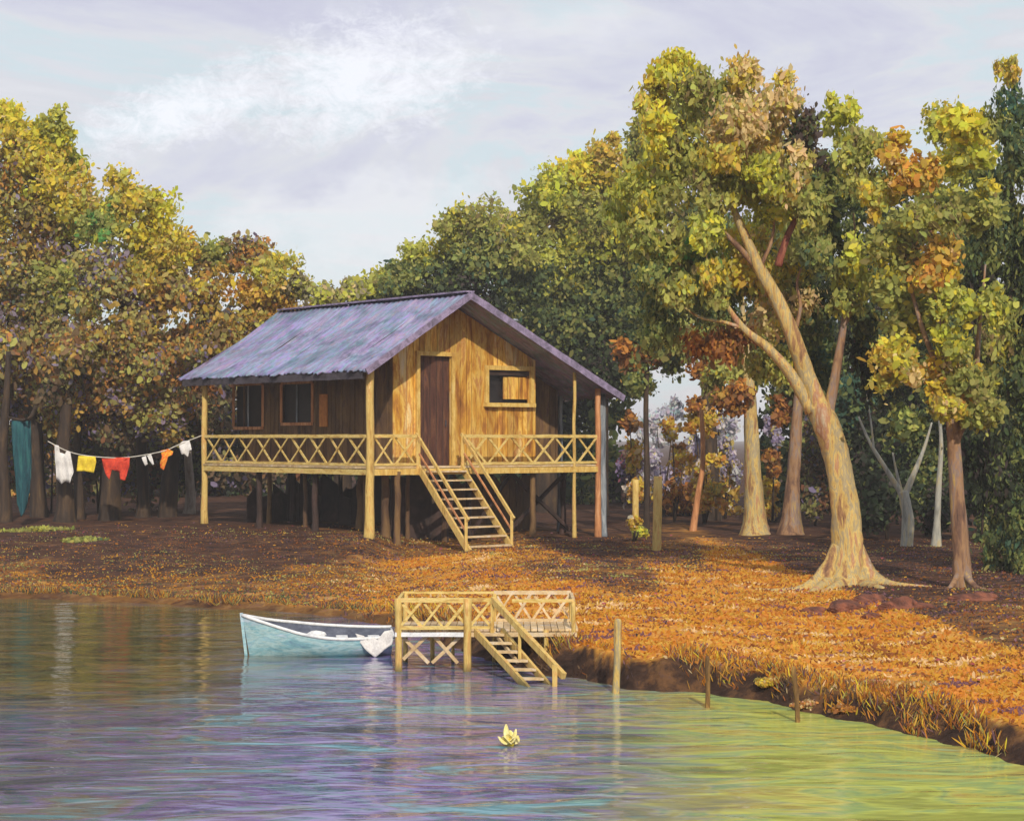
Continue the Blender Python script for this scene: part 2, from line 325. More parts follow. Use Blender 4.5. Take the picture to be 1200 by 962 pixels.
def tree(name, label, base, trunk, blobs, limbs=(), bark='barkdark', cat='tree', group=None, size=.21, dens=1.0, lump=.12, n=10, dD=0, asp=1.7, droop=.5, roots=()):
    """base: photo pixel of the foot; trunk: [(px,py,width_px)...] upwards from the foot"""
    b = gp(*base); D = b.y; k = D / F
    t = thing(name, label, cat, b, group)
    def pts(l, dd=0): return [P(x, y, D + dd + (q[3] if len(q) > 3 else 0)) for q in l for x, y in [q[:2]]], [q[2]/2*k for q in l]
    mb = MB(); pp, rr = pts(trunk); pp = [b - Vector((0,0,.25))] + pp; rr = [rr[0]*1.25] + rr
    mb.tube(pp, rr, n, lump, 4)
    for r in roots:
        q = [P(x, y, D + dd) for x, y, w, dd in r]; 
        q = [Vector((p.x, p.y, max(p.z, G_(p.x, p.y)-.02) if i < 2 else G_(p.x, p.y)-.02)) for i, p in enumerate(q)]
        mb.tube(q, [w/2*k for x, y, w, dd in r], 7, .15, 3)
    mb.build('trunk', M[bark], t, True)
    for l in limbs:
        m = l[-1] if isinstance(l[-1], str) else bark; l = [q for q in l if not isinstance(q, str)]
        pp, rr = pts(l); MB().tube(pp, rr, 8, .12, 4).build('branch', M[m], t, True)
    if blobs: crown('crown', blobs, D + dD, t, size, dens, asp=asp, droop=droop)
    return t

# ------------------------------------------------------------------ ground and water
def grid(name, xs, ys, zf, m):
    X, Y = np.meshgrid(xs, ys); Z = zf(X, Y); nx, ny = len(xs), len(ys)
    V = np.stack([X, Y, Z], -1).reshape(-1, 3).astype(np.float32)
    i = np.arange((nx-1)*(ny-1)); r, c = i // (nx-1), i % (nx-1); a = r*nx + c
    Fc = np.stack([a, a+1, a+nx+1, a+nx], 1).astype(np.int32)
    me = bpy.data.meshes.new(name); me.vertices.add(len(V)); me.vertices.foreach_set('co', V.ravel())
    me.loops.add(Fc.size); me.loops.foreach_set('vertex_index', Fc.ravel()); me.polygons.add(len(Fc))
    me.polygons.foreach_set('loop_start', np.arange(len(Fc), dtype=np.int32)*4); me.polygons.foreach_set('loop_total', np.full(len(Fc), 4, np.int32))
    me.update(calc_edges=True); me.materials.append(m); me.polygons.foreach_set('use_smooth', np.ones(len(Fc), bool))
    o = bpy.data.objects.new(name, me); COL.objects.link(o); o['kind'] = 'structure'; return o, X, Y, Z
gm = bpy.data.materials.new('bank soil with painted shade and dry grass'); gm.use_nodes = True; nt = gm.node_tree; b = nt.nodes['Principled BSDF']
t = N(nt, 'ShaderNodeTexCoord').outputs['Object']
n3 = noise(nt, t, (1.7, 2.4, 2), detail=6, rough=.72, loc=(5,2,1)); n4 = noise(nt, t, (.8, 1.1, 1), detail=5, rough=.7, loc=(9,2,4))
dark = ramp(nt, n3, [(.34,(.014,.010,.012)),(.42,(.035,.020,.016)),(.50,(.085,.036,.02)),(.55,(.035,.024,.028)),(.62,(.16,.075,.03)),(.74,(.08,.055,.055))])  # shade band near hut and trees is put into this soil colour
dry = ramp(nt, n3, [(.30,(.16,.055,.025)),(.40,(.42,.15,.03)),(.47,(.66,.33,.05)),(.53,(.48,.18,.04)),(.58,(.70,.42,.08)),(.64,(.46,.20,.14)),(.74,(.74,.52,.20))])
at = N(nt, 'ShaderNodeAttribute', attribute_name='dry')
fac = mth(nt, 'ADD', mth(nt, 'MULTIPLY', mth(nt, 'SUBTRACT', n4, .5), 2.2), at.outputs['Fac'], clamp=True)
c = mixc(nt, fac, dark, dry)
at2 = N(nt, 'ShaderNodeAttribute', attribute_name='scarp')
mud = ramp(nt, n3, [(.3,(.014,.009,.008)),(.5,(.045,.025,.018)),(.62,(.12,.06,.028)),(.8,(.06,.04,.05))])
c = mixc(nt, at2.outputs['Fac'], c, mud)
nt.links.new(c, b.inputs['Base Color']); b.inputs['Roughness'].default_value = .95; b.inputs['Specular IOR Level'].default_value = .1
bn = N(nt, 'ShaderNodeBump'); bn.inputs['Strength'].default_value = .8; bn.inputs['Distance'].default_value = .08; nt.links.new(mth(nt,'ADD',n3,n4), bn.inputs['Height']); nt.links.new(bn.outputs[0], b.inputs['Normal'])
def axis(a, b, fine, lo, hi, g=1.12):
    v = list(np.arange(a, b, fine)); s = fine; x = b
    while x < hi: v.append(x); s *= g; x += s
    v.append(hi); s = fine; x = a; pre = []
    while x > lo: s *= g; x -= s; pre.append(max(x, lo))
    return np.array(sorted(set(pre + v)))
xs = axis(-16, 16, .11, -900, 900); ys = axis(19, 75, .11, -300, 1500)
xs = sorted(set(xs) | set(np.arange(-3.005, 9, .11))); ys = sorted(set(ys) | set(np.arange(20.055, 37, .11)))
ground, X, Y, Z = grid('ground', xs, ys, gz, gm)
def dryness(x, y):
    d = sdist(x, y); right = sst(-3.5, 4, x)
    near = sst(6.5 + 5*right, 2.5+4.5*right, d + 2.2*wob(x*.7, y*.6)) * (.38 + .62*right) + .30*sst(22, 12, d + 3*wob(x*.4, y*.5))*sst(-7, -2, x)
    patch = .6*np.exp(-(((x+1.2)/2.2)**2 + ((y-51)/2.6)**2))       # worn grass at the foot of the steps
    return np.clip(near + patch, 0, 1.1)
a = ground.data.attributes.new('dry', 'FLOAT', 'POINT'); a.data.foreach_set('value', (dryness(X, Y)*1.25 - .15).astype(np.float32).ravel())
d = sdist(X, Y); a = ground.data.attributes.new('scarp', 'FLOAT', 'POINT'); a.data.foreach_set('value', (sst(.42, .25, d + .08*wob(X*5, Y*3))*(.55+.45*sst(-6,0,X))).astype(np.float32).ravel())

wmat = bpy.data.materials.new('river water'); wmat.use_nodes = True; nt = wmat.node_tree; b = nt.nodes['Principled BSDF']
t = N(nt, 'ShaderNodeTexCoord').outputs['Object']
wa = noise(nt, t, (.40, .80, 1), detail=4, rough=.58, dist=1.); wc = noise(nt, t, (1.1, 3.4, 1), detail=4, rough=.6, loc=(4,2,0))
murk = ramp(nt, wa, [(.36,(.05,.07,.13)),(.43,(.14,.09,.32)),(.48,(.08,.14,.22)),(.52,(.20,.14,.40)),(.57,(.13,.12,.17)),(.64,(.10,.24,.36))])
olive_tint = ramp(nt, wa, [(.36,(.28,.29,.08)),(.43,(.42,.44,.12)),(.49,(.26,.34,.16)),(.54,(.46,.44,.13)),(.60,(.36,.28,.09)),(.68,(.34,.46,.30))])  # olive body colour for the right-hand water
deep = ramp(nt, wa, [(.36,(.035,.04,.03)),(.45,(.11,.09,.035)),(.51,(.06,.07,.045)),(.57,(.17,.12,.045)),(.66,(.09,.08,.11))])  # dark olive body colour for the far left water
sp = N(nt, 'ShaderNodeSeparateXYZ'); nt.links.new(t, sp.inputs[0])
jig = mth(nt, 'MULTIPLY', mth(nt, 'SUBTRACT', wc, .5), 5.)
xr = mth(nt, 'DIVIDE', mth(nt, 'SUBTRACT', mth(nt, 'ADD', sp.outputs[0], jig), .4), 2.4, clamp=True)
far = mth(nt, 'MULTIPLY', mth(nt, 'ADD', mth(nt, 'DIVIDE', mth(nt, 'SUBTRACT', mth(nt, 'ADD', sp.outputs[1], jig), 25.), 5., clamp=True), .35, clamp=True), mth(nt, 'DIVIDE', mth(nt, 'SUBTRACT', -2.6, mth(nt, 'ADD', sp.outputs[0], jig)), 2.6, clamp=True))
c = mixc(nt, xr, murk, olive_tint); c = mixc(nt, far, c, deep); c = mixc(nt, 1., c, (1.10,1.18,1.0), 'MULTIPLY')
nt.links.new(c, b.inputs['Base Color']); b.inputs['Roughness'].default_value = .07; b.inputs['IOR'].default_value = 1.33
wv1 = noise(nt, t, (.9, 2.0, 1), detail=2, rough=.45, dist=.6); wv2 = noise(nt, t, (3.2, 8, 1), detail=3, rough=.55, loc=(2,7,0))
bn = N(nt, 'ShaderNodeBump'); bn.inputs['Strength'].default_value = 1; bn.inputs['Distance'].default_value = .034
nt.links.new(mth(nt, 'ADD', wv1, mth(nt, 'MULTIPLY', wv2, .14)), bn.inputs['Height']); nt.links.new(bn.outputs[0], b.inputs['Normal'])
water, *_ = grid('water', np.array([-900., -40, 0, 40, 900]), np.array([-300., 10, 40, 90, 140]), lambda x, y: x*0, wmat)

# ------------------------------------------------------------------ stilt hut
O = P(433, 513, 55.); O.z = 0
AL = math.radians(50.7); A = Vector((-math.cos(AL), math.sin(AL), 0)); B = Vector((math.sin(AL), math.cos(AL), 0))
def H(w, p, z): return O + B*w + A*p + Vector((0,0,z))
def w_at(px, p):
    r = (px-600)/F; q = O + A*p; return (r*q.y - q.x)/(B.x - r*B.y)
def p_at(px, w):
    r = (px-600)/F; q = O + B*w; return (r*q.y - q.x)/(A.x - r*A.y)
def z_at(py, w, p): return EYE - (py-513)/F*H(w, p, 0).y
FZ = 2.95                      # floor level
EL = 5.80; RZ = 8.20; WR = 3.45; WE = 9.75; ER = 5.15; OV = .35     # eave, ridge, ridge position, right eave
WL = 1.5; PF = .9; LEN = 9.55
hut = thing('stilt_hut', 'ochre wooden hut on stilts with lilac metal roof and wraparound porch', 'hut', H(4.5, 4.5, .7))
def roofz(w): return EL + (RZ-EL)*(w+.35)/(WR+.35) if w < WR else RZ + (ER-RZ)*(w-WR)/(WE-WR)
# roof
rm = bpy.data.materials.new('weathered metal roof'); rm.use_nodes = True; nt = rm.node_tree; b = nt.nodes['Principled BSDF']
uv = N(nt, 'ShaderNodeAttribute', attribute_name='along').outputs['Vector']
n1 = noise(nt, uv, (1.0, .5, 1), detail=6, rough=.65, dist=1.2); n2 = noise(nt, uv, (3.0, .55, 1), detail=6, rough=.7, loc=(4,1,0), rot=(0,0,.12)); n3 = noise(nt, uv, (4, 3, 1), detail=6, rough=.7, loc=(9,4,0))
c1 = ramp(nt, n1, [(.30,(.14,.13,.17)),(.40,(.27,.23,.38)),(.47,(.38,.35,.45)),(.53,(.20,.36,.38)),(.60,(.32,.25,.52)),(.70,(.42,.44,.50))])
c2 = ramp(nt, n2, [(.36,(.05,.06,.08)),(.43,(.32,.29,.42)),(.48,(.12,.15,.18)),(.52,(.22,.46,.44)),(.565,(.36,.28,.58)),(.60,(.28,.22,.20)),(.66,(.66,.68,.74))])
c = mixc(nt, .55, c1, c2); c = mixc(nt, mth(nt, 'MULTIPLY', mth(nt, 'SUBTRACT', noise(nt, uv, (.5, .8, 1), detail=3, loc=(7,7,0), dist=.8), .46, clamp=True), 6., clamp=True), c, mixc(nt, 1., c, (.55,.66,.64), 'MULTIPLY')); c = mixc(nt, 1., c, (.90,.80,1.0), 'MULTIPLY'); c = mixc(nt, mth(nt, 'MULTIPLY', mth(nt, 'SUBTRACT', n3, .58, clamp=True), 5., clamp=True), c, (.30,.17,.10))
c = mixc(nt, mth(nt, 'MULTIPLY', mth(nt, 'SUBTRACT', n2, .60, clamp=True), 4., clamp=True), c, (.06,.08,.09))
nt.links.new(c, b.inputs['Base Color']); b.inputs['Roughness'].default_value = .6; b.inputs['Specular IOR Level'].default_value = .3
bn = N(nt, 'ShaderNodeBump'); bn.inputs['Strength'].default_value = .5; bn.inputs['Distance'].default_value = .03; nt.links.new(n2, bn.inputs['Height']); nt.links.new(bn.outputs[0], b.inputs['Normal'])
p0, p1 = -OV, LEN + 1.0
def slope(w0, z0, w1, z1, pfar0, pfar1, nu=190):
    def fn(u, v):
        w = w0 + (w1-w0)*v; z = z0 + (z1-z0)*v
        p = p0 + ((pfar0 + (pfar1-pfar0)*v) - p0)*u
        edge = (1-v)*.0
        rag = 0
        if v < .01: rag = (.05*math.sin(u*31) + .06*math.sin(u*83+2) + .05*random.uniform(-1,1))
        z += (.020+.006*math.sin(p*1.3))*math.sin(p*2*math.pi/.27) - .09*math.sin(v*math.pi) + .02*math.sin(p*2.2+v*3)
        q = H(w + rag*(-1 if w1 > w0 else 1)*1.0, p, z - abs(rag)*.4)
        return q
    return fn
def add_along(o, nu, nv, w, l):
    n = (nu+1)*(nv+1); V = np.zeros((len(o.data.vertices), 3), np.float32)
    for s in (0, 1):
        for j in range(nv+1):
            for i in range(nu+1): V[s*n + j*(nu+1)+i] = (i/nu*l + s*.01, j/nv*w, 0)
    at = o.data.attributes.new('along', 'FLOAT_VECTOR', 'POINT'); at.data.foreach_set('vector', V.ravel())
rf = MB().box(H(WR, p0-.03, RZ+.03), H(WR, p1-.28, RZ+.03), .34, .05).build('roof', M['fascia'], hut)
nu, nv = 190, 16
s1 = MB().sheet(slope(-.35, EL, WR, RZ, LEN+1.15, LEN+.8), nu, nv, .05, (0,0,1)).build('roof_panel', rm, rf, True); add_along(s1, nu, nv, 4.4, 11)
s2 = MB().sheet(slope(WE, ER, WR, RZ, LEN+1.15, LEN+.8), nu, nv, .05, (0,0,1)).build('roof_panel', rm, rf, True); add_along(s2, nu, nv, 7, 11)
s2['label'] = 'long right slope of the roof, seen edge on'
MB().box(H(-.38, p0-.05, EL-.08), H(WR, p0-.05, RZ-.09), .05, .19, jit=.04).build('barge_board', M['fascia'], rf)
MB().box(H(WR, p0-.05, RZ-.09), H(WE+.02, p0-.05, ER-.08), .05, .22, jit=.04).build('barge_board', M['fascia'], rf)
MB().box(H(-.30, -.1, EL-.17), H(-.30, LEN+.9, EL-.17), .06, .22, jit=.05).build('eave_shade_board', M['fasciadark'], rf)  # dark strip painted as the shadow below the eave
for pp in np.linspace(.3, LEN+.3, 11):
    MB().box(H(-.25, pp, EL-.1), H(WR, pp, RZ-.2), .08, .12).build('rafter', M['shadewood'], rf)
# walls (boards built as real planks)
def planks(fn_lo, fn_hi, a0, a1, at, nrm, gap=.020, bw=.22, th=.04, holes=()):
    """vertical planks between a0 and a1; at(a, z) gives the point; holes = (a0,a1,z0,z1)"""
    mb = MB(); a = a0
    while a < a1 - .03:
        w = min(bw*random.uniform(.8, 1.2), a1 - a); b_ = a + w - gap; off = random.uniform(-.010, .014)
        segs = [(fn_lo((a+b_)/2), None)]
        cuts = [(z0, z1) for (h0, h1, z0, z1) in holes if h0 < (a+b_)/2 < h1]
        lo = fn_lo(a); spans = []
        for z0, z1 in sorted(cuts):
            if z0 > lo: spans.append((lo, z0, False))
            lo = z1
        spans.append((lo, None, True))
        for l, h, top in spans:
            hA, hB = (fn_hi(a), fn_hi(b_)) if top else (h, h)
            if hA - l < .02: continue
            q = [at(a, l), at(b_, l), at(b_, hB), at(a, hA)]
            v = [x + nrm*off for x in q] + [x + nrm*(off-th) for x in q]
            mb.add(v, [(0,1,2,3),(7,6,5,4),(0,4,5,1),(1,5,6,2),(2,6,7,3),(3,7,4,0)])
        a += w
    return mb
NF = -A; NS = -B
wR = w_at(628, PF)
dw0, dw1 = w_at(490, PF), w_at(528, PF); dz1 = z_at(417, 3, PF)
nw0, nw1 = w_at(571, PF), w_at(620, PF); nz0, nz1 = z_at(472, 5.8, PF), z_at(434, 5.8, PF)
under = lambda w: roofz(w) - .16
planks(lambda w: FZ, under, WL, wR, lambda w, z: H(w, PF, z), NF, holes=[(dw0, dw1, FZ-.01, dz1), (nw0, nw1, nz0, nz1)]).build('wall', M['facade'], hut)
PB_ = 2.0; w2 = 9.0
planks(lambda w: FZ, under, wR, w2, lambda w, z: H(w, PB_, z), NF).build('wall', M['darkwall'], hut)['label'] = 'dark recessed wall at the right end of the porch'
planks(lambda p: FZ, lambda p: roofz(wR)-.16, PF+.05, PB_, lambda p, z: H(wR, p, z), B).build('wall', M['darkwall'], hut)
# long side wall with its windows
sh = []
for a_, b_, y0, y1 in ((276,308,500,452),(332,366,495,450)):
    pa, pb = sorted((p_at(a_, WL), p_at(b_, WL))); zz0 = z_at(y0, WL, (pa+pb)/2); zz1 = z_at(y1, WL, (pa+pb)/2); sh.append((pa, pb, zz0, zz1))
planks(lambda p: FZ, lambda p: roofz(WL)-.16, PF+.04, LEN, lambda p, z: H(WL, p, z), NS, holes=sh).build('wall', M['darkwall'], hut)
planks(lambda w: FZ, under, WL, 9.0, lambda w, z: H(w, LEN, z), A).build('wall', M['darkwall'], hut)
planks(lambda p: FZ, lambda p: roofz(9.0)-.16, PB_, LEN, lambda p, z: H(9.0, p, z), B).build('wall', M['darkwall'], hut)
for pa, pb, z0, z1 in sh:
    wn = MB()
    for q in ((pa-.04, z0-.05, pb+.04, z0-.05), (pa-.04, z1+.05, pb+.04, z1+.05)): wn.box(H(WL-.04, q[0], q[1]), H(WL-.04, q[2], q[3]), .08, .1)
    for q in (pa-.06, pb+.06): wn.box(H(WL-.04, q, z0), H(WL-.04, q, z1), .08, .1)
    o = wn.build('window', M['orangepost'], hut)
    MB().box(H(WL+.07, pa, (z0+z1)/2), H(WL+.07, pb, (z0+z1)/2), .02, z1-z0).build('pane', M['dark'], o)
    mb = MB(); pm = pa*.45 + pb*.55; mb.box(H(WL+.02, pm, z0), H(WL+.02, pm, z1), .05, .05); mb.build('mullion', M['greypost'], o)
pa = p_at(381, WL); MB().box(H(WL-.06, pa, z_at(500, WL, pa)), H(WL-.06, pa, z_at(462, WL, pa)), .05, .42, up=A).build('shutter', M['orange'], hut)
# door
dr = MB().box(H((dw0+dw1)/2, PF+.10, FZ), H((dw0+dw1)/2, PF+.10, dz1), dw1-dw0, .05, up=A).build('door', M['doorwood'], hut)
fr = MB()
for w in (dw0-.05, dw1+.05): fr.box(H(w, PF-.05, FZ), H(w, PF-.05, dz1+.1), .12, .1, up=A, jit=.05)
fr.box(H(dw0-.12, PF-.055, dz1+.06), H(dw1+.12, PF-.055, dz1+.06), .1, .13, jit=.05); fr.build('frame', M['trim'], dr)
MB().tube([H(dw1-.16, PF+.03, FZ+1.2), H(dw1-.16, PF+.03, FZ+1.4)], [.025,.025], 6).build('handle', M['fasciadark'], dr)
pl = MB()
for i in range(1, 5):
    w = dw0 + (dw1-dw0)*i/5; pl.box(H(w, PF+.065, FZ+.05), H(w, PF+.065, dz1-.05), .02, .02)
pl.build('door_batten', M['shadewood'], dr)
# front window: half open dark opening with a boarded half
wn = MB()
wn.box(H(nw0-.14, PF-.05, nz1+.07), H(nw1+.14, PF-.05, nz1+.07), .1, .14, jit=.06); wn.box(H(nw0-.16, PF-.08, nz0-.07), H(nw1+.16, PF-.08, nz0-.07), .16, .12, jit=.05)
for w in (nw0-.07, nw1+.07): wn.box(H(w, PF-.05, nz0), H(w, PF-.05, nz1), .14, .1, up=A, jit=.06)
o = wn.build('window', M['trim'], hut)
MB().box(H(nw0, PF+.22, (nz0+nz1)/2), H(nw1, PF+.22, (nz0+nz1)/2), .02, nz1-nz0).build('pane', M['dark'], o)
nm = nw0 + (nw1-nw0)*.42
planks(lambda w: nz0+.12, lambda w: nz1-.2, nm, nw1-.03, lambda w, z: H(w, PF+.06, z), NF, bw=.16).build('shutter', M['facade'], o)
MB().box(H(nw0, PF+.02, nz1-.09), H(nw1, PF+.02, nz1-.09), .05, .14).build('lintel', M['shadewood'], o)
# floor, beams, posts
fl = MB(); q = 0.
while q < LEN:                                       # side porch and front porch boards
    fl.box(H(-.08, q+.08, FZ-.03), H(WL if q > PF else 9.05, q+.08, FZ-.03), .155, .05); q += .165
fl.box(H(WL, PF+.1, FZ-.06), H(WL, LEN, FZ-.06), .02, .1)
fl.build('porch_floor', M['plank'], hut)
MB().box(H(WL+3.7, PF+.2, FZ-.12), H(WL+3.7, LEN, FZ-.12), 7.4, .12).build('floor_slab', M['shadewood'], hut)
MB().box(H(0, -.02, FZ-.16), H(9.0, -.02, FZ-.16), .1, .18, jit=.04).build('floor_beam', M['trim'], hut)
MB().box(H(-.02, 0, FZ-.16), H(-.02, LEN, FZ-.16), .1, .16, jit=.04).build('floor_beam', M['rail'], hut)
def hpost(w, p, ztop, m='post', r=.105, name='post'):
    g = H(w, p, 0); zb = G_(g.x, g.y) - .15
    z_ = [zb + (ztop-zb)*t for t in (0, .12, .3, .5, .7, .85, 1)]
    pp = [H(w+random.uniform(-.025,.025), p, z) for z in z_]
    return MB().tube(pp, [r*k for k in (1.35,1.15,1,.9,.95,.9,.95)], 8, .12, 2).build(name, M[m], hut, True)
hpost(0, 0, roofz(0)-.12, r=.13); hpost(0, LEN, roofz(0)-.14); hpost(9.0, 0, roofz(9)-.12, 'orangepost', .10)
hpost(w_at(673, 0), 0, roofz(w_at(673,0))-.12, 'post', .06)
hpost(WE-.35, .3, roofz(WE-.35)-.1, 'greypost', .17); hpost(WE-.3, 2.4, roofz(WE-.3)-.1, 'greypost', .09)
for w, p in ((WL+.1, PF+.1), (1.0, 0.0), (4.6, 1.2), (6.4, .2), (8.7, 1.4), (8.9, 3.6), (8.9, 6.5), (.2, 3.2), (.2, 6.4), (2.5, 8), (5.5, 8), (3, 4.5), (6, 4.5)):
    hpost(w, p, FZ-.15, 'shadewood' if p > .5 else 'darkwall', .10, 'stilt')  # stilts set further back take the darker wood as painted shade
mb = MB(); wa_, wb_ = 6.3, 8.8
MB().box(H(wa_, 1.2, FZ-.25), H(wb_, 1.2, .8), .09, .11).build('cross_brace', M['shadewood'], hut); MB().box(H(wa_, 1.32, .8), H(wb_, 1.32, FZ-.25), .09, .11).build('cross_brace', M['shadewood'], hut)
MB().box(H(4.7, 1.2, .75), H(6.3, 1.2, FZ-.3), .09, .11).build('cross_brace', M['shadewood'], hut)
planks(lambda w: .3, lambda w: FZ-.25-.5*random.random()**3, 5.4, 8.9, lambda w, z: H(w, 3.0, z), NF, bw=.34).build('under_floor_shade_wall', M['darkwall'], hut)  # added boards that darken the space below the floor
planks(lambda p: .3, lambda p: FZ-.3-1.3*random.random()**2, 1.0, 9.3, lambda p, z: H(3.2+.5*math.sin(p*2), p, z), NS, bw=.5).build('under_floor_shade_wall', M['shadewood'], hut)
planks(lambda w: .3, lambda w: FZ-.3-1.2*random.random(), 1.2, 8.9, lambda w, z: H(w, 8.8, z), NF, bw=.5).build('under_floor_shade_wall', M['shadewood'], hut)
for w, p, r in ((1.0,1.6,.09),(.9,4.8,.07),(1.6,2.8,.11),(1.3,7.6,.08),(2.4,1.4,.07),(1.2,.9,.13),(3.6,1.1,.08)): hpost(w, p, FZ-.15, 'darkwall', r, 'stilt')
# railings
def railing(w0, p0_, w1, p1_, zt, zb, nx, parent=hut, Hf=H, m='rail', t=.05, name='railing', half=False):
    a = Hf(w0, p0_, 0); b_ = Hf(w1, p1_, 0); up = Vector((0,0,1))
    tr = MB().box(a+up*zt, b_+up*zt, t*1.5, t*1.7, jit=.09).build(name, M[m], parent)
    MB().box(a+up*zb, b_+up*zb, t*1.2, t*1.3, jit=.09).build('bottom_rail', M[m], tr)
    la = MB(); nn = (b_-a).normalized().cross(up)
    for i in range(nx):
        q0 = a.lerp(b_, (i+.04+random.uniform(-.05,.05))/nx); q1 = a.lerp(b_, (i+.96+random.uniform(-.05,.05))/nx)
        for s in (0, 1):
            c0, c1 = (q0, q1) if s else (q1, q0); of = nn*(.018 if s else -.018)
            la.box(c0+up*(zb+.01)+of, c1+up*(zt-.01)+of, t*.45, t*random.uniform(.8,1.25), jit=.06)
    la.build('lattice', M[m], tr); return tr
RT = z_at(511, 0, 0); RB = FZ + .06
sw0, sw1 = w_at(489, 0), w_at(543, 0)
railing(-.02, .1, -.02, LEN-.1, RT, RB, 9, t=.06)
railing(.12, 0, sw0-.05, 0, RT, RB, 2, t=.06)
railing(sw1+.05, 0, 8.95, 0, RT, RB, 6, t=.06)
# steps down to the bank
st = thing('tmp', '', '', (0,0,0)); bpy.data.objects.remove(st)
fo = H(1.9, 0, 0) - A*2.5; fz = G_(fo.x, fo.y)
run = 2.45; NT = 9
def Sx(w, s, z=0):  # s = 0 at the top, 1 at the foot
    return H(w, -run*s, FZ + (fz - FZ)*s + z)
stair = MB()
stair.box(Sx(sw0+.06, -.02, -.06), Sx(sw0+.06, 1.0, -.04), .07, .2, jit=.05); stair.box(Sx(sw1-.06, -.02, -.06), Sx(sw1-.06, 1.0, -.04), .07, .2, jit=.05)
stair = stair.build('staircase', M['post'], hut)
for i in range(NT):
    s = (i+.6)/NT; MB().box(Sx(sw0+.1, s), Sx(sw1-.1, s), .26, .045, jit=.05).build('tread', M['plank'], stair)
for w in (sw0+.02, sw1-.02):
    hr = MB(); hr.box(Sx(w, -.03, RT-FZ), Sx(w, 1.0, RT-FZ-.02), .07, .09, jit=.06)
    hr.build('handrail', M['post'], stair)
    for s in (.0, .96): MB().box(Sx(w, s, -.1 if s else -.2), Sx(w, s, RT-FZ+(.03 if s == 0 else .0)), .085, .085, jit=.06).build('newel_post', M['post'], stair)
    MB().box(Sx(w, .03, (RT-FZ)*.5), Sx(w, .96, (RT-FZ)*.5), .04, .05, jit=.05).build('middle_rail', M['orangepost'], stair)

# ------------------------------------------------------------------ jetty
JD = 30.6
jt = thing('jetty', 'small ochre wooden jetty with lattice railing and steps into the water', 'jetty', P(548, 790, 30.6))
def J(px, y, z): return Vector(((px-600)/F*JD, y, z))
jz = EYE - (738-513)/F*JD; jt_top = EYE - (703-513)/F*JD
y0j, y1j = JD, JD + 1.25
mb = MB(); x = 466
while x < 680: mb.box(J(x, y0j, jz), J(x, y1j, jz), .1, .04, jit=.02); x += 8
mb.build('deck', M['plank'], jt)
MB().box(J(463, y0j-.03, jz-.07), J(547, y0j-.03, jz-.07), .06, .07, jit=.06).build('deck_beam', M['boatwhite'], jt); MB().box(J(549, y0j-.03, jz-.07), J(676, y0j-.03, jz-.07), .06, .07, jit=.06).build('deck_beam', M['plank'], jt)
MB().box(J(463, y1j, jz-.07), J(676, y1j, jz-.07), .06, .09, jit=.06).build('deck_beam', M['rail'], jt)
for px, y, top, r in ((467, y0j-.02, jt_top+.03, .062), (548, y0j-.06, jt_top+.03, .07), (503, y1j, jz, .04), (528, y1j, jz, .03), (470, y1j, jt_top, .045), (579, y1j, jt_top, .04), (672, y0j, jt_top-.02, .04), (672, y1j, jt_top-.02, .04), (640, y0j, jz, .045), (600, y1j, jz, .04)):
    b_ = J(px, y, -.5); g = G_(b_.x, b_.y); b_.z = min(-.3, g-.1) if g < 0 else g-.2
    MB().tube([b_, b_.lerp(J(px,y,top),.5)+Vector((random.uniform(-.01,.01),0,0)), J(px, y, top)], [r*1.05, r*.9, r], 8, .1, 3).build('post', M['wetpost'], jt, True)
def JH(w, p, z): return Vector((w, p, z))
Xj = lambda px: (px-600)/F*JD
railing(Xj(467), y0j-.03, Xj(548), y0j-.03, jt_top, jz+.04, 3, jt, JH, 'rail', .042)
railing(Xj(548), y0j+.02, Xj(576), y0j+.02, jt_top, jz+.04, 1, jt, JH, 'rail', .036)
railing(Xj(578), y1j, Xj(672), y1j, jt_top+.02, jz+.04, 4, jt, JH, 'plank', .036)
MB().box(J(467, y1j, jt_top+.02), J(578, y1j, jt_top+.02), .035, .04, jit=.06).build('back_rail', M['rail'], jt)
MB().box(J(467, y0j, jt_top), J(467, y1j, jt_top), .05, .05, jit=.05).build('side_rail', M['rail'], jt); MB().box(J(672, y0j, jt_top), J(672, y1j, jt_top), .05, .05, jit=.05).build('side_rail', M['plank'], jt)
MB().box(J(600, y0j, jt_top-.01), J(672, y0j, jt_top-.01), .05, .05, jit=.05).build('side_rail', M['rail'], jt)
for a_, b_ in (((470, jz-.1), (502, .12)), ((500, jz-.1), (472, .18)), ((508, jz-.1), (536, .12)), ((540, jz-.1), (506, .12))):
    MB().box(J(a_[0], y0j+.05+random.uniform(0,.06), a_[1]), J(b_[0], y0j+.12, b_[1]), .03, .055, jit=.06).build('cross_brace', M['plank'], jt)
a0, a1 = P(557, 740, JD-.05), P(624, 813, 28.55); b0, b1 = P(588, 740, JD-.05), P(651, 813, 28.75)
js = MB(); js.box(a0, a1, .05, .12, jit=.06); js.box(b0, b1, .05, .12, jit=.06); js = js.build('staircase', M['wetpost'], jt)
for i in range(7):
    s = (i+.5)/7; MB().box(a0.lerp(a1, s)+Vector((.02,0,.02)), b0.lerp(b1, s)+Vector((-.02,0,.02)), .15, .035, jit=.04).build('tread', M['plank'], js)
h0, h1 = P(577, 702, JD-.05), P(661, 792, 28.7)
MB().box(h0, h1, .07, .10, jit=.06).build('handrail', M['post'], js)
for px, yt, yb, DD, w in ((650, 779, 815, 28.75, .075), (609, 741, 775, 29.8, .05), (577, 702, 742, JD-.05, .06)):
    MB().box(P(px, yb, DD), P(px, yt, DD), w, w, jit=.06).build('baluster', M['post'], js)
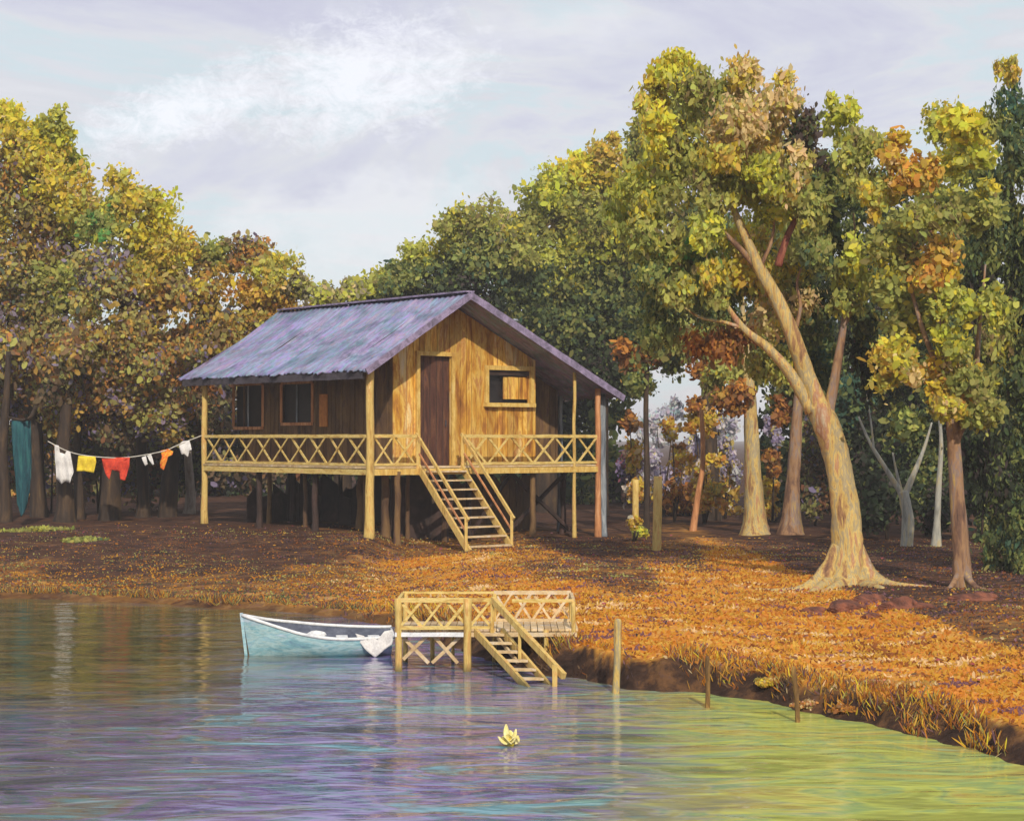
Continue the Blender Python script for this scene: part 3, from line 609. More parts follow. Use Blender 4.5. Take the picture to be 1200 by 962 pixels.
MB().box(P(578, 740, JD-.02), P(607, 776, 29.8), .035, .05, jit=.05).build('middle_rail', M['plank'], js)

# ------------------------------------------------------------------ rowing boat
bc = P(375, 766, 33.0); bc.z = 0
boat = thing('rowing_boat', 'small turquoise rowing boat with white gunwales afloat beside the jetty', 'boat', bc)
bl = 2.46; yaw = math.radians(7); bd = Vector((math.cos(yaw), math.sin(yaw)*1, 0)); bs = Vector((-math.sin(yaw), math.cos(yaw), 0))
def hullp(u, a, inner=0.):
    """u 0 bow .. 1 stern; a -1..1 across gunwale to gunwale"""
    sheer = .31 + .38*(1-u)**2.4 + .06*u**2
    half = .62*math.sin(min(1, u/.62)*math.pi/2)**.8*(1 - .30*max(0, (u-.6)/.4)**1.5); half = max(half, .012) - inner*.03
    keel = -.10 + .62*max(0, (.10-u)/.10)**2*0 + .06*u
    ang = abs(a)**1.0; cross = math.sin(ang*math.pi/2)**.75 if a else 0
    zz = keel + inner*.05*(1-abs(a)) - inner*.01*abs(a) + (sheer - keel)*(1 - math.cos(ang*math.pi/2))**.95 + .09*half*cross*(1 if a > 0 else -1)*min(1, u*3)
    x = (u-.5)*bl - (zz*.18 if u < .3 else 0)*(.3-u)/.3 + (zz*.12*(u-.7)/.3 if u > .7 else 0)
    return bc + bd*x + bs*(half*cross*(1 if a > 0 else -1)) + Vector((0,0,zz))
nuB, nvB = 30, 18
def surf(inner):
    vs = [hullp(i/nuB, -1+2*j/nvB, inner) for i in range(nuB+1) for j in range(nvB+1)]
    fs = [(i*(nvB+1)+j, i*(nvB+1)+j+1, (i+1)*(nvB+1)+j+1, (i+1)*(nvB+1)+j) for i in range(nuB) for j in range(nvB)]
    return vs, fs
v, f = surf(0); mb = MB(); mb.add(v, f); mb.add([hullp(1, -1+2*j/nvB) for j in range(nvB+1)], [tuple(range(nvB+1))]); hull = mb.build('hull', M['boat'], boat, True)
v, f = surf(1.); MB().add(v, [q[::-1] for q in f]).build('inside', M['boatin'], hull, True)
MB().add([hullp(.985, -1+2*j/nvB, 1) for j in range(nvB+1)], [tuple(range(nvB, -1, -1))]).build('transom_inside', M['boatin'], hull)
for s in (-1, 1):
    MB().tube([hullp(u, s)+Vector((0,0,.012)) for u in np.linspace(.0, 1, 22)], [.030]*22, 6, .08).build('gunwale', M['boatwhite'], boat, True)
MB().tube([hullp(1, s)+Vector((0,0,.012)) for s in (-1,-.97,.97,1)], [.03]*4, 6).build('transom_rail', M['boatwhite'], boat, True)
MB().box(hullp(0, .3)+Vector((0,0,-.3))-bd*.02, hullp(0, 1)+Vector((0,0,.05))-bd*.015, .05, .06).build('stem', M['boat'], boat)
for u in (.40, .66, .88):
    q = hullp(u, -.80, 1); r = hullp(u, .80, 1); q = q.lerp(r, .12); r = r.lerp(q, .12); q.z = .24; r.z = .27; MB().box(q, r, .20, .035, jit=.02).build('seat', M['boatwhite'], boat)
def cloth(name, label, m, cat, outline, origin, th=.012, wave=.03, parent=None, group=None, nz=7):
    """a hanging piece of cloth: outline of (x, z) in metres from origin, given real folds"""
    import bmesh
    bm = bmesh.new(); vs = [bm.verts.new((x, 0, z)) for x, z in outline]; f = bm.faces.new(vs)
    bmesh.ops.triangulate(bm, faces=[f]); bmesh.ops.subdivide_edges(bm, edges=bm.edges[:], cuts=3, use_grid_fill=True)
    bmesh.ops.subdivide_edges(bm, edges=bm.edges[:], cuts=1, use_grid_fill=True)
    ph = random.uniform(0, 6)
    for v in bm.verts: v.co.y = wave*math.sin(v.co.x*22+ph+v.co.z*3)*min(1, abs(v.co.z)*4) + wave*.5*math.sin(v.co.z*13+ph)
    me = bpy.data.meshes.new(name); bm.to_mesh(me); bm.free(); me.materials.append(M[m])
    me.polygons.foreach_set('use_smooth', [True]*len(me.polygons))
    o = bpy.data.objects.new(name, me); COL.objects.link(o); o.location = origin
    s = o.modifiers.new('thick', 'SOLIDIFY'); s.thickness = th; s.offset = 0
    return prop(o, label, cat, group)
# white bundle lashed on the stern quarter
def crumple(name, label, cat, m, c0, R, seed, peaks, nl=3):
    import bmesh
    bm = bmesh.new(); bmesh.ops.create_icosphere(bm, subdivisions=nl, radius=1); rr = random.Random(seed)
    dirs = [(Vector(d).normalized(), k) for d, k in peaks]
    for v in bm.verts:
        n = v.co.normalized(); r = .75 + .10*math.sin(n.x*7+seed)+.08*math.sin(n.y*9+n.z*5)
        for d_, k in dirs: r += k*max(0, n.dot(d_))**9
        v.co = Vector((n.x*R[0]*r, n.y*R[1]*r, n.z*R[2]*r))
    me = bpy.data.meshes.new(name); bm.to_mesh(me); bm.free(); me.materials.append(M[m])
    o = bpy.data.objects.new(name, me); COL.objects.link(o); o.location = c0; return prop(o, label, cat)
cw = hullp(.86, -1)
cloth('cloth', 'pale lilac cloth draped over the stern side of the boat', 'white', 'cloth', [(-.30,.06),(-.15,.02),(-.10,-.06),(0,.0),(.08,-.05),(.20,.10),(.34,.13),(.35,-.12),(.20,-.22),(.04,-.36),(-.12,-.22),(-.22,-.10)], cw+Vector((.0,-.07,.04)), wave=.02)
crumple('sack', 'crumpled white sack lying amidships in the boat', 'sack', 'boatwhite', hullp(.46, 0)+Vector((0,.05,.37)), (.28,.15,.12), 3, [((-1,0,-.2),.3),((.3,0,1),.35)])
# float on the water
lo = P(598, 878, 23.2); lo.z = .05
import bmesh
fl_ = thing('water_lily', 'pale yellow blossom floating alone on the open water', 'flower', (lo.x, lo.y, 0))
def petal(yaw_, tilt, ln, wd):
    mb = MB(); ax = Vector((math.cos(yaw_)*math.sin(tilt), math.sin(yaw_)*math.sin(tilt), math.cos(tilt))); sd = Vector((-math.sin(yaw_), math.cos(yaw_), 0)); nn = ax.cross(sd)
    def fn(u, v):
        w = wd*math.sin(math.pi*min(1, .12+v*.86))**.7; return lo + ax*ln*v + sd*w*(u-.5) + nn*(.25*w*(1-(2*u-1)**2) - .03*math.sin(v*3)) - Vector((0,0,.03))
    mb.sheet(fn, 6, 8, .008, nn); return mb
for yw, ti, ln, wd in ((3.2,1.0,.18,.16),(2.9,.2,.25,.19),(4.4,.5,.16,.17),(5.2,.8,.15,.15),(0,.35,.20,.18),(.6,.85,.15,.15),(1.6,.5,.18,.15),(3.9,.8,.16,.16)):
    petal(yw, ti, ln, wd).build('petal', M['lily'], fl_, True)
MB().tube([lo+Vector((0,0,-.06)), lo+Vector((0,0,.04))], [.05,.06], 8).build('flower_centre', M['yellow'], fl_, True)

# ------------------------------------------------------------------ mooring stakes
for px, yt, yb, w, lab, ln in ((722, 727, 812, 9, 'thick ochre stake standing in the water, nearest to the jetty', 2), (829, 771, 829, 6, 'short brown stake by the muddy bank, middle one of three in the water', 0), (935, 783, 846, 6, 'thin leaning brown stake in the water, farthest from the jetty', -5)):
    D = EYE*F/(yb-513); k = D/F; a_ = P(px+ln, yt, D); b_ = P(px, yb, D)
    mb = MB(); mb.tube([b_-Vector((0,0,.5)), b_, b_.lerp(a_,.4)+Vector((.01,0,0)), b_.lerp(a_,.8), a_+Vector((0,0,-.02)), a_+Vector((.005,0,.03))], [w/2*k*1.1, w/2*k, w/2*k*.9, w/2*k, w/2*k*.95, w/2*k*.5], 8, .1, 2)
    o = mb.build('mooring_stake', M['bark'] if w > 8 else M['darkpost'], None, True, off=(b_.x, b_.y, 0)); prop(o, lab, 'stake')

# ------------------------------------------------------------------ trees
T = tree
T('tree', 'tall yellow-topped tree with grey-brown trunk at far left, beside the teal cloth', (46, 606), [(46,606,22),(44,560,17),(42,500,15),(34,430,13),(28,340,10),(24,250,7)],
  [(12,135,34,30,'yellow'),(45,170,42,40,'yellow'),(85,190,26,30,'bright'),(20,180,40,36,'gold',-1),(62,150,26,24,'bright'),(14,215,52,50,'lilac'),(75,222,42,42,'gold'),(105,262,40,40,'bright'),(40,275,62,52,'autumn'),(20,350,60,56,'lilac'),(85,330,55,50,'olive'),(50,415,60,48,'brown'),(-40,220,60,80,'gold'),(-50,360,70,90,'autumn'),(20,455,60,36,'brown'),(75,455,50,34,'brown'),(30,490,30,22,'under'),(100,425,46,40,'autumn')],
  limbs=[[(42,500,12),(60,430,9),(80,350,6),(90,280,4)], [(38,450,10),(14,390,8),(4,320,5)]], bark='barkdark', size=.215)
T('tree', 'broad tree with golden right edge and green tip, second crown from the left', (128, 610), [(128,610,28),(130,560,22),(136,480,18),(142,400,14),(150,310,9)],
  [(150,236,42,34,'gold'),(182,262,30,42,'yellow'),(205,300,20,34,'gold'),(120,262,28,26,'emerald'),(165,300,50,44,'gold'),(120,330,54,48,'lilac'),(190,352,46,46,'autumn'),(140,395,60,48,'autumn'),(95,410,50,50,'brown'),(190,420,50,46,'brown'),(150,462,60,40,'brown'),(90,475,46,36,'brown'),(140,500,46,26,'under'),(190,490,40,30,'brown')],
  limbs=[[(136,480,12),(160,420,9),(180,350,6)], [(136,470,12),(110,420,9),(98,370,6)]], size=.215, dD=-.6)
T('tree', 'rounded rust and orange tree left of the roof, clothesline strung before it', (196, 606), [(196,606,24),(200,550,19),(210,470,16),(232,400,12),(250,340,8)],
  [(215,292,24,26,'orange'),(250,300,40,28,'olive'),(290,300,42,28,'brown'),(325,318,32,32,'gold'),(350,340,24,22,'pale'),(232,345,46,40,'autumn'),(300,355,56,38,'orange'),(255,400,50,40,'autumn'),(215,430,40,46,'rust'),(300,400,50,30,'autumn'),(190,470,38,40,'brown'),(225,490,30,40,'under'),(170,440,40,40,'autumn')],
  limbs=[[(210,470,12),(190,420,9),(180,380,5)], [(220,430,10),(270,380,8),(310,340,5)]], size=.215, dD=-.4)
T('tree', 'pale hazy green treetop showing low over the far end of the roof', (400, 596), [(400,596,24),(402,500,18),(404,420,12),(405,370,8)],
  [(380,350,34,24,'pale'),(418,338,34,24,'pale'),(450,330,30,24,'bright'),(400,380,60,34,'pale'),(360,365,26,22,'autumn'),(450,360,40,30,'olive'),(420,420,60,40,'green')], size=.28, dD=-.3)
T('tree', 'dark green bushy tree just behind the ridge of the roof', (500, 597), [(500,597,26),(500,500,20),(505,420,14),(512,330,9)],
  [(500,300,34,26,'bright'),(470,325,36,22,'green'),(540,268,40,34,'olive'),(575,262,34,28,'pale'),(520,320,44,28,'dark'),(570,310,50,36,'green'),(545,345,60,30,'black'),(610,345,50,40,'dark'),(480,352,50,18,'dark'),(600,290,40,36,'olive')], size=.215, dD=-.6)
T('tree', 'yellow-green tree towering over the right slope of the roof', (640, 600), [(640,600,30),(640,520,24),(645,430,18),(655,320,12),(665,250,7)],
  [(640,225,32,30,'bright'),(680,215,46,36,'yellow'),(715,190,34,36,'gold'),(625,265,40,36,'olive'),(690,262,52,44,'bright'),(735,235,40,46,'olive'),(640,315,46,44,'bright'),(700,320,52,44,'green'),(740,300,40,50,'olive'),(650,370,52,40,'dark'),(705,380,50,46,'dark'),(740,370,36,44,'green'),(690,425,50,36,'black'),(620,395,40,30,'black'),(735,430,36,40,'dark')], size=.25, dD=-.8)
# the great tree
T('tree', 'huge spreading tree with mottled yellow trunk and forked limbs right of the hut', (992, 684),
  [(992,684,66),(992,668,48),(994,640,36),(991,600,31),(984,560,30),(976,520,30),(966,492,31),(958,474,25)],
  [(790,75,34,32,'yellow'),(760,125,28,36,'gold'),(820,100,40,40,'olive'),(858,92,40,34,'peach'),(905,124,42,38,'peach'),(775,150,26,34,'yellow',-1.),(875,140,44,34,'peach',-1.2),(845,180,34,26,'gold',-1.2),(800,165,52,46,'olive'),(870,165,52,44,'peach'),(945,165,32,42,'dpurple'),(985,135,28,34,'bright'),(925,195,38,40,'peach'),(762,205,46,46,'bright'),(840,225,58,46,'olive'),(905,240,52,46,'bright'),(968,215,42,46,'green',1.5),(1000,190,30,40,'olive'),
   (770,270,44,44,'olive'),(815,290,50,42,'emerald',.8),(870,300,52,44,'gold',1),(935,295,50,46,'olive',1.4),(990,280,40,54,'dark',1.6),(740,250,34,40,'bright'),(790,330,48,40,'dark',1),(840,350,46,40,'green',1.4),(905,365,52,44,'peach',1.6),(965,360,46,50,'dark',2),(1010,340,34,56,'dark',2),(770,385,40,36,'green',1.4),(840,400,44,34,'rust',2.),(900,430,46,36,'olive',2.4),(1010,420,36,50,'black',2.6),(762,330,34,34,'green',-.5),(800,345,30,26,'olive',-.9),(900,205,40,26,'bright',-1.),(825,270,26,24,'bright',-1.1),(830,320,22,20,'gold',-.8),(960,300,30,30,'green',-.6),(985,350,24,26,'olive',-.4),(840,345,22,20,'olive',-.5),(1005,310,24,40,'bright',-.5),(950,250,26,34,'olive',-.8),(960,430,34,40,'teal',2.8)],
  limbs=[[(962,482,25),(946,440,21),(930,395,19),(910,350,17),(890,315,15),(872,275,11),(856,235,8),(848,192,5),(838,150,3),(842,110,1.5),'bark'],
         [(952,482,19),(928,440,14),(900,408,11),(872,385,8),(850,355,5),(832,320,3),(826,285,1.5),'bark'],
         [(872,385,5),(850,378,4),(820,372,3),(795,355,1.5),'bark'],[(890,315,6),(905,280,4),(908,240,2.5),(915,205,1),'barkbrown'],
         [(968,494,16),(977,450,12),(984,410,10),(990,372,7),(992,330,5),(1002,290,3),(1000,250,1.5),'barkbrown'],[(988,385,5),(1005,350,3.5),(1018,315,1.5),'barkbrown'],[(930,395,6),(938,360,4.5),(934,330,3),(945,300,1.5),'barkbrown'],
         [(892,318,10),(868,292,7),(838,262,3),'barkbrown'],
         [(912,312,10),(922,280,8),(936,245,7),(938,200,4),'barkred'],
         [(858,240,8),(850,205,6),(846,150,3),'barkred']],
  bark='bark', size=.185, lump=.16, n=20, dens=1., asp=2.1, droop=1.,
  roots=[[(986,640,24,0),(970,672,26,-.1),(942,688,15,-.5),(908,694,7,-.9),(880,697,4,-1.1)], [(1001,640,22,0),(1016,674,22,-.1),(1042,694,15,-.6),(1070,706,8,-1.1),(1092,712,4,-1.3)], [(992,660,30,0),(988,684,26,-.3),(978,700,14,-1.0),(962,712,7,-1.6)], [(1000,660,26,0),(1008,684,22,-.3),(1026,704,11,-1.2),(1036,712,5,-1.6)], [(986,658,26,0),(972,682,22,-.2),(950,700,9,-1.3),(930,706,4,-1.7)]])
T('tree', 'leaning orange-crowned tree with reddish trunk near the right edge', (1127, 688), [(1127,688,28),(1126,650,20),(1122,590,18),(1118,520,16),(1112,440,14),(1100,350,10),(1090,260,6)],
  [(1050,185,28,26,'orange'),(1075,205,34,34,'orange'),(1120,150,34,28,'yellow'),(1135,185,36,32,'bright'),(1030,225,26,34,'gold'),(1080,255,40,34,'olive'),(1130,245,38,40,'olive'),(1050,300,40,44,'olive'),(1105,310,44,40,'orange'),(1075,360,46,40,'olive'),(1130,370,44,46,'bright'),(1050,420,36,44,'gold'),(1100,440,44,38,'orange'),(1140,455,36,44,'olive'),(1060,500,30,28,'green'),(1110,480,26,24,'gold',-.9)],
  limbs=[[(1118,520,12),(1140,460,9),(1148,380,5),(1155,310,2)], [(1114,460,8),(1086,400,6),(1066,330,4),(1058,270,1.5)]], bark='barkbrown', size=.19, roots=[[(1130,672,9,-.1),(1144,688,6,-.5),(1160,697,3,-.9)], [(1123,672,8,-.1),(1112,690,5,-.6),(1098,697,3,-.9)]])
T('tree', 'tall narrow blackish-green tree at the far right edge', (1192, 668), [(1192,668,34),(1192,600,26),(1190,480,20),(1186,330,14),(1182,180,8)],
  [(1182,78,16,28,'gold'),(1190,120,26,36,'teal'),(1166,150,24,30,'olive'),(1190,190,36,46,'dark'),(1160,215,26,40,'green'),(1190,270,42,50,'dark'),(1160,310,34,46,'green'),(1195,350,44,54,'black'),(1165,400,36,50,'olive'),(1195,430,44,54,'dark'),(1160,490,32,46,'black'),(1195,510,44,60,'dark'),(1170,570,34,50,'black'),(1200,620,34,50,'dark'),(1240,200,44,70,'olive'),(1245,330,50,90,'green'),(1240,480,54,90,'dark'),(1240,120,30,50,'gold'),(1150,265,34,46,'dark'),(1140,350,36,50,'black',.6),(1150,440,40,50,'dark',.5),(1145,530,38,50,'black',.8),(1165,640,26,34,'dark',.5)],
  size=.19, dD=-.9, asp=2.6, droop=1.3)
# trunks standing back on the right
T('tree', 'straight yellow-lit trunk, left one of the pair behind the great tree', (884, 626), [(884,626,38),(884,606,27),(883,560,20),(881,505,17),(877,440,13),(872,390,8),(868,330,3)],
  [(850,440,36,30,'olive'),(890,420,40,36,'green'),(870,470,30,22,'rust')], bark='bark', size=.22)
T('tree', 'slightly leaning brown trunk, right one of the pair behind the great tree', (926, 626), [(926,626,34),(927,606,23),(930,560,16),(933,510,14),(936,450,10),(938,380,6),(940,320,2)],
  [(935,460,34,32,'green'),(960,430,40,34,'dark'),(920,480,24,20,'rust')], bark='barkbrown', size=.22)
T('tree', 'pale slender forked sapling with bare Y-shaped boughs', (1062, 640), [(1062,640,15),(1064,612,14),(1061,588,13),(1058,575,12)], [],
  limbs=[[(1058,580,8),(1042,555,6),(1020,520,4),(1006,488,2)], [(1060,580,9),(1074,548,6),(1084,522,4),(1092,495,2)], [(1056,575,5),(1050,550,3),(1046,530,2)], [(1024,528,3),(1020,490,2),(1012,445,1)]], bark='barkpale', cat='sapling')
T('tree', 'short thin whitish trunk in the dark thicket, between sapling and leaning orange-crowned tree', (1097, 640), [(1097,640,13),(1098,610,8),(1100,570,7),(1103,520,5),(1100,470,3),(1104,430,1)], [(1104,440,30,34,'green')], bark='barkpale', size=.2)
T('tree', 'thin bent trunk with orange tint in the bright gap', (812, 622), [(812,622,9),(818,580,7),(824,540,6),(822,480,5)], [(830,440,30,18,'rust'),(780,420,30,28,'green'),(760,400,30,26,'rust'),(800,400,40,30,'olive')], bark='orangepost', size=.24)
T('tree', 'dark crooked thin trunk right beside the grey porch posts', (757, 628), [(757,628,8),(758,560,7),(757,480,6),(760,400,5)], [(750,440,24,30,'green'),(765,385,34,34,'dark'),(745,410,30,30,'rust')], bark='barkdark', size=.24)
for (bx, by, w, lab, m) in ((5, 612, 14, 'dark trunk at the left border of the grove beside the teal cloth', 'barkred'), (76, 612, 20, 'dark brown trunk behind the white shirt', 'barkdark'), (92, 608, 12, 'thin mossy trunk behind the yellow cloth', 'barkdark'), (168, 606, 15, 'dusky trunk behind the right leg of the red trousers', 'barkdark'), (222, 602, 11, 'thin leaning trunk just left of the porch corner post', 'barkgrey')):
    T('tree', lab, (bx, by), [(bx,by,w*1.4),(bx+1,by-25,w),(bx-2,by-80,w*.85),(bx+3,by-150,w*.6),(bx+5,by-200,w*.4)], [(bx+4,by-195,34,34,'brown'),(bx-12,by-160,30,24,'under')], bark='barkdark' if m == 'barkred' else m, size=.27, group='slim trunks in the shade of the left grove')
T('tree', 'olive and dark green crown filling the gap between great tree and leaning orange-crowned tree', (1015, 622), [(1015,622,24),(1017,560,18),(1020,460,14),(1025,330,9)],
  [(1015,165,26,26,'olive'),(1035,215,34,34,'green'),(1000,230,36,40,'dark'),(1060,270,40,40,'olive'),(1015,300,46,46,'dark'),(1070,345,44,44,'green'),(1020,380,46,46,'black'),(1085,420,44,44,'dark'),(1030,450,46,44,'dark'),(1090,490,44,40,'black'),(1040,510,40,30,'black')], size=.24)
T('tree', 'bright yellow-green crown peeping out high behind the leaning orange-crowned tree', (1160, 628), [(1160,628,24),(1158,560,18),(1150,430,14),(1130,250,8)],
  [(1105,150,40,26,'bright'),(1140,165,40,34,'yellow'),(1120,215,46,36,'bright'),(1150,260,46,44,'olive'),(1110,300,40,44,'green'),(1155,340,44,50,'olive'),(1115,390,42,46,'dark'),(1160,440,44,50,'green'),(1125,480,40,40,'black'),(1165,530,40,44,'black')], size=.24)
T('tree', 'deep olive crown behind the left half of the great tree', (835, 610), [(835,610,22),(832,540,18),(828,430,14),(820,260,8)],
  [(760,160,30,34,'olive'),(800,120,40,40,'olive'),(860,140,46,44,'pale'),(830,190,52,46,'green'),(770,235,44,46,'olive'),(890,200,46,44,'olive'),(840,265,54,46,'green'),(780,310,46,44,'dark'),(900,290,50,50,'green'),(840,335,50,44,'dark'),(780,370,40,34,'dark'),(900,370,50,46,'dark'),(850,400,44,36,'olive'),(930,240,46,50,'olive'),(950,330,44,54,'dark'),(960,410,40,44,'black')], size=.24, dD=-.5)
T('tree', 'dull green tree filling the space right of the roof', (705, 604), [(705,604,18),(705,540,15),(708,440,12),(712,300,8)],
  [(700,250,44,34,'olive'),(735,300,44,46,'green'),(690,340,46,44,'dark'),(740,370,40,46,'dark'),(700,420,40,36,'black'),(745,430,28,30,'green')], size=.215, dD=-.6)
# thin sun-bleached stakes right of the hut
for px, yt, yb, w, lab in ((770, 558, 645, 10, 'yellow upright stake in the ground between hut and bright shrubs'), (744, 562, 632, 8, 'shorter dull ochre stake beside the grey porch posts')):
    g = gp(px, yb); k = g.y/F; a_ = P(px+1, yt, g.y)
    o = MB().tube([g-Vector((0,0,.2)), g, g.lerp(a_,.5), a_], [w/2*k]*4, 7, .12, 2).build('wooden_stake', M['post'], None, True, off=tuple(g)); prop(o, lab, 'stake')

# ------------------------------------------------------------------ shrubs
def shrub(label, base, blobs, size=.2, cat='shrub', group=None, name='shrub', stem='barkdark', dens=1., dD=0):
    b_ = gp(*base); t = thing(name, label, cat, b_, group); D = b_.y; k = D/F; dens = .5 if 'white' in label and 'bush' in label else dens
    mb = MB()
    for bl in blobs: mb.tube([b_-Vector((0,0,.1)), b_.lerp(P(bl[0], bl[1], D+dD), .5)+Vector((.05,0,0)), P(bl[0], bl[1], D+dD)], [.05,.035,.015], 5, .1)
    mb.build('stem', M[stem], t, True); crown('foliage', blobs, D+dD, t, size, dens); return t
SH = [  # white bushes carry the brightness of sky glimpses in their leaf colour
 ('white and lilac flowering bush, coloured as sky glimpses, brightest one in the gap right of the hut', (775,606), [(770,500,18,26,'white'),(790,480,20,16,'white'),(765,545,18,24,'lilacbright'),(790,560,22,22,'lilacbright'),(752,510,12,22,'white'),(812,520,16,30,'lilacbright')], .24),
 ('golden yellow bush in front of the white flowering one', (790,612), [(788,510,16,20,'flowergold'),(800,545,18,18,'flowergold'),(792,580,20,18,'rust')], .22),
 ('round orange-red bush in the bright gap', (825,614), [(820,490,22,20,'orange'),(812,475,14,10,'rust'),(828,545,20,20,'flowergold'),(835,580,22,20,'orange')], .22),
 ('pale blue-white bush coloured as a sky glimpse, just left of the yellow-lit trunk', (850,608), [(850,500,16,34,'white'),(856,540,14,26,'lilacbright'),(838,470,16,14,'lilacbright'),(850,575,18,16,'flowergold')], .22),
 ('mauve bush low behind the bright shrubs', (800,604), [(745,560,22,40,'mauve'),(800,590,40,20,'rust'),(840,592,30,16,'flowergold')], .26),
 ('orange-speckled bush between the paired trunks', (905,612), [(905,500,14,22,'lilacbright'),(905,540,14,22,'rust'),(905,580,16,24,'orange'),(952,560,20,40,'under')], .22),
 ('peach and gold bush glowing behind the thin bent trunk', (838,600), [(835,520,20,26,'flowergold'),(850,560,20,24,'orange'),(822,575,20,20,'flowergold'),(800,530,14,20,'rust')], .24),
 ('warm orange bush close beside the grey porch posts', (742,612), [(742,530,14,24,'orange'),(748,575,18,22,'flowergold'),(738,495,12,16,'rust')], .24),
 ('low star-leaved yellow plant at the foot of the dull ochre stake', (742,634), [(743,612,12,10,'flowergold'),(748,622,14,8,'bright')], .16),
]
for lab, bs_, bl, sz in SH: shrub(lab, bs_, bl, sz)
DK = [((1040,632),[(1040,560,40,60,'black'),(1030,600,36,34,'black')]), ((1085,628),[(1085,540,42,60,'dark'),(1090,600,36,30,'black')]), ((1150,636),[(1150,560,34,60,'black'),(1160,630,36,34,'dark')]),
      ((1000,622),[(1015,540,30,60,'black'),(1000,480,34,40,'teal'),(1010,600,30,30,'under')]), ((955,616),[(955,520,24,50,'under'),(955,590,24,26,'under')]), ((1190,660),[(1200,630,44,36,'dark')])]
DL = ['black-green thicket behind the pale sapling, left part', 'black-green thicket behind the thin whitish trunk', 'dark bush left of the tall narrow tree at the right edge', 'bluish dark bush right behind the great trunk', 'brown shaded bush peeping out left of the great trunk', 'low dark green bush at the foot of the rightmost tree']
for (bs_, bl), lab in zip(DK, DL): shrub(lab, bs_, bl, .24)
UL = [((60,602),[(20,540,44,50,'under'),(60,480,50,40,'brown')],'brown shaded undergrowth behind the teal cloth'), ((115,602),[(110,545,40,48,'under'),(120,500,40,30,'brown')],'umber bush behind the yellow cloth on the line'),
      ((170,600),[(165,545,44,48,'under'),(150,500,30,26,'autumn')],'dusky bush behind the red trousers'), ((225,598),[(215,540,34,52,'black'),(235,490,30,40,'under')],'dark bush behind the clothesline at the porch corner')]
for bs_, bl, lab in UL: shrub(lab, bs_, bl, .26)
# moss mounds at the left
for bs_, rx, lab in (((45,622),44,'yellow-green grass hummock at the left edge under the teal cloth'), ((92,634),34,'smaller olive hummock below the clothesline')):
    g = gp(*bs_); k = g.y/F
    o = crown('grass_hummock', [(bs_[0], bs_[1], rx, 5, 'olive', 0), (bs_[0]+10, bs_[1]+1, rx*.7, 4, 'green', 0)], g.y, None, .12, 2., off=tuple(g)); prop(o, lab, 'hummock')
# forest in the distance: reads as one mass
ar = []
def far_row(x0, x1, D, top, bot, pn, step=34, r=40):
    x = x0
    while x < x1:
        y = top + 8
        while y < bot + 20:
            k = D/F; dd = D + random.uniform(-3, 3)
            ar.append(leaf_arrays(P(x+random.uniform(-10,10), y+random.uniform(-8,8), dd), (r*k, r*k*.7, r*k), int(5.0*(r*k)**2*3.1/(.42**2*.5)), random.choice(pn), .42, sub=12)); y += r*.95
        x += step
far_row(-420, 380, 90, 400, 600, ['under','brown','black'])
far_row(380, 722, 92, 400, 600, ['dark','black','green'])
far_row(915, 1700, 84, 380, 600, ['black','dark','green'])
far_row(745, 880, 92, 385, 405, ['green','olive','rust'])
far_row(745, 880, 94, 588, 600, ['mauve','under'], r=26)
me = leaf_mesh('distant_forest', ar, M['leaf'], (0,0,0)); o = bpy.data.objects.new('distant_forest', me); COL.objects.link(o); prop(o, 'dark wooded mass far behind the hut and the grove', 'forest', kind='stuff')

# ------------------------------------------------------------------ rocks, flowers, grass
import bmesh
def rock(px, py, w, h, lab):
    g = gp(px, py+h*.3); k = g.y/F; bm = bmesh.new(); bmesh.ops.create_icosphere(bm, subdivisions=4, radius=1); ph = random.uniform(0, 9)
    for v in bm.verts:
        n = v.co.normalized(); r = 1 + .18*math.sin(n.x*3.1+ph)+.12*math.sin(n.y*4.7+n.z*3+ph)+.05*math.sin(n.x*11+n.y*9+ph)+.03*math.sin(n.z*23+n.x*19)
        v.co = Vector((n.x*w/2*k*r, n.y*w/2*k*.7*r, n.z*h*.75*k*r))
    me = bpy.data.meshes.new('rock'); bm.to_mesh(me); bm.free(); me.materials.append(M['rock'])
    o = bpy.data.objects.new('rock', me); COL.objects.link(o); o.location = g; prop(o, lab, 'rock', 'reddish rocks among the roots of the great tree')
for a_ in ((996,712,58,16,'widest rust red rock in front of the roots of the great tree'), (952,716,46,9,'flat red-brown rock left of the widest one'), (1052,708,44,16,'dark brown rock right of the great tree roots'), (1020,702,34,13,'small brown rock wedged between the roots'), (1082,710,30,8,'low dark rock at the right end of the row'), (1140,700,52,12,'dark earthy rock under the leaning orange-crowned tree'), (1022,722,30,7,'small flat maroon rock nearest to the water')): rock(*a_)
def tuft(name, label, cat, px, py, w, h, pn, n, size=.05):
    g = gp(px, py); k = g.y/F; arrs = []
    o = crown(name, [(px, py-h*.5, w/2, h/2, pn, 0)], g.y, None, size, n, off=tuple(g), asp=1.4); return prop(o, label, cat)
tuft('flower_clump', 'red-orange flowers on the edge of the bank above the thin leaning stake', 'flowers', 905, 805, 40, 12, 'orange', 3.5, .05)
tuft('flower_clump', 'cream and pink blossoms on the bank right of the red-orange ones', 'flowers', 950, 832, 44, 14, 'blush', 1., .05)
tuft('flower_clump', 'cream and orange flower patch on the orange grass at right', 'flowers', 1055, 806, 90, 10, 'cream', 1.4, .07)
tuft('flower_clump', 'small pink and red flowers low on the bank near the corner at right', 'flowers', 990, 838, 40, 14, 'rust', 1.4, .06)
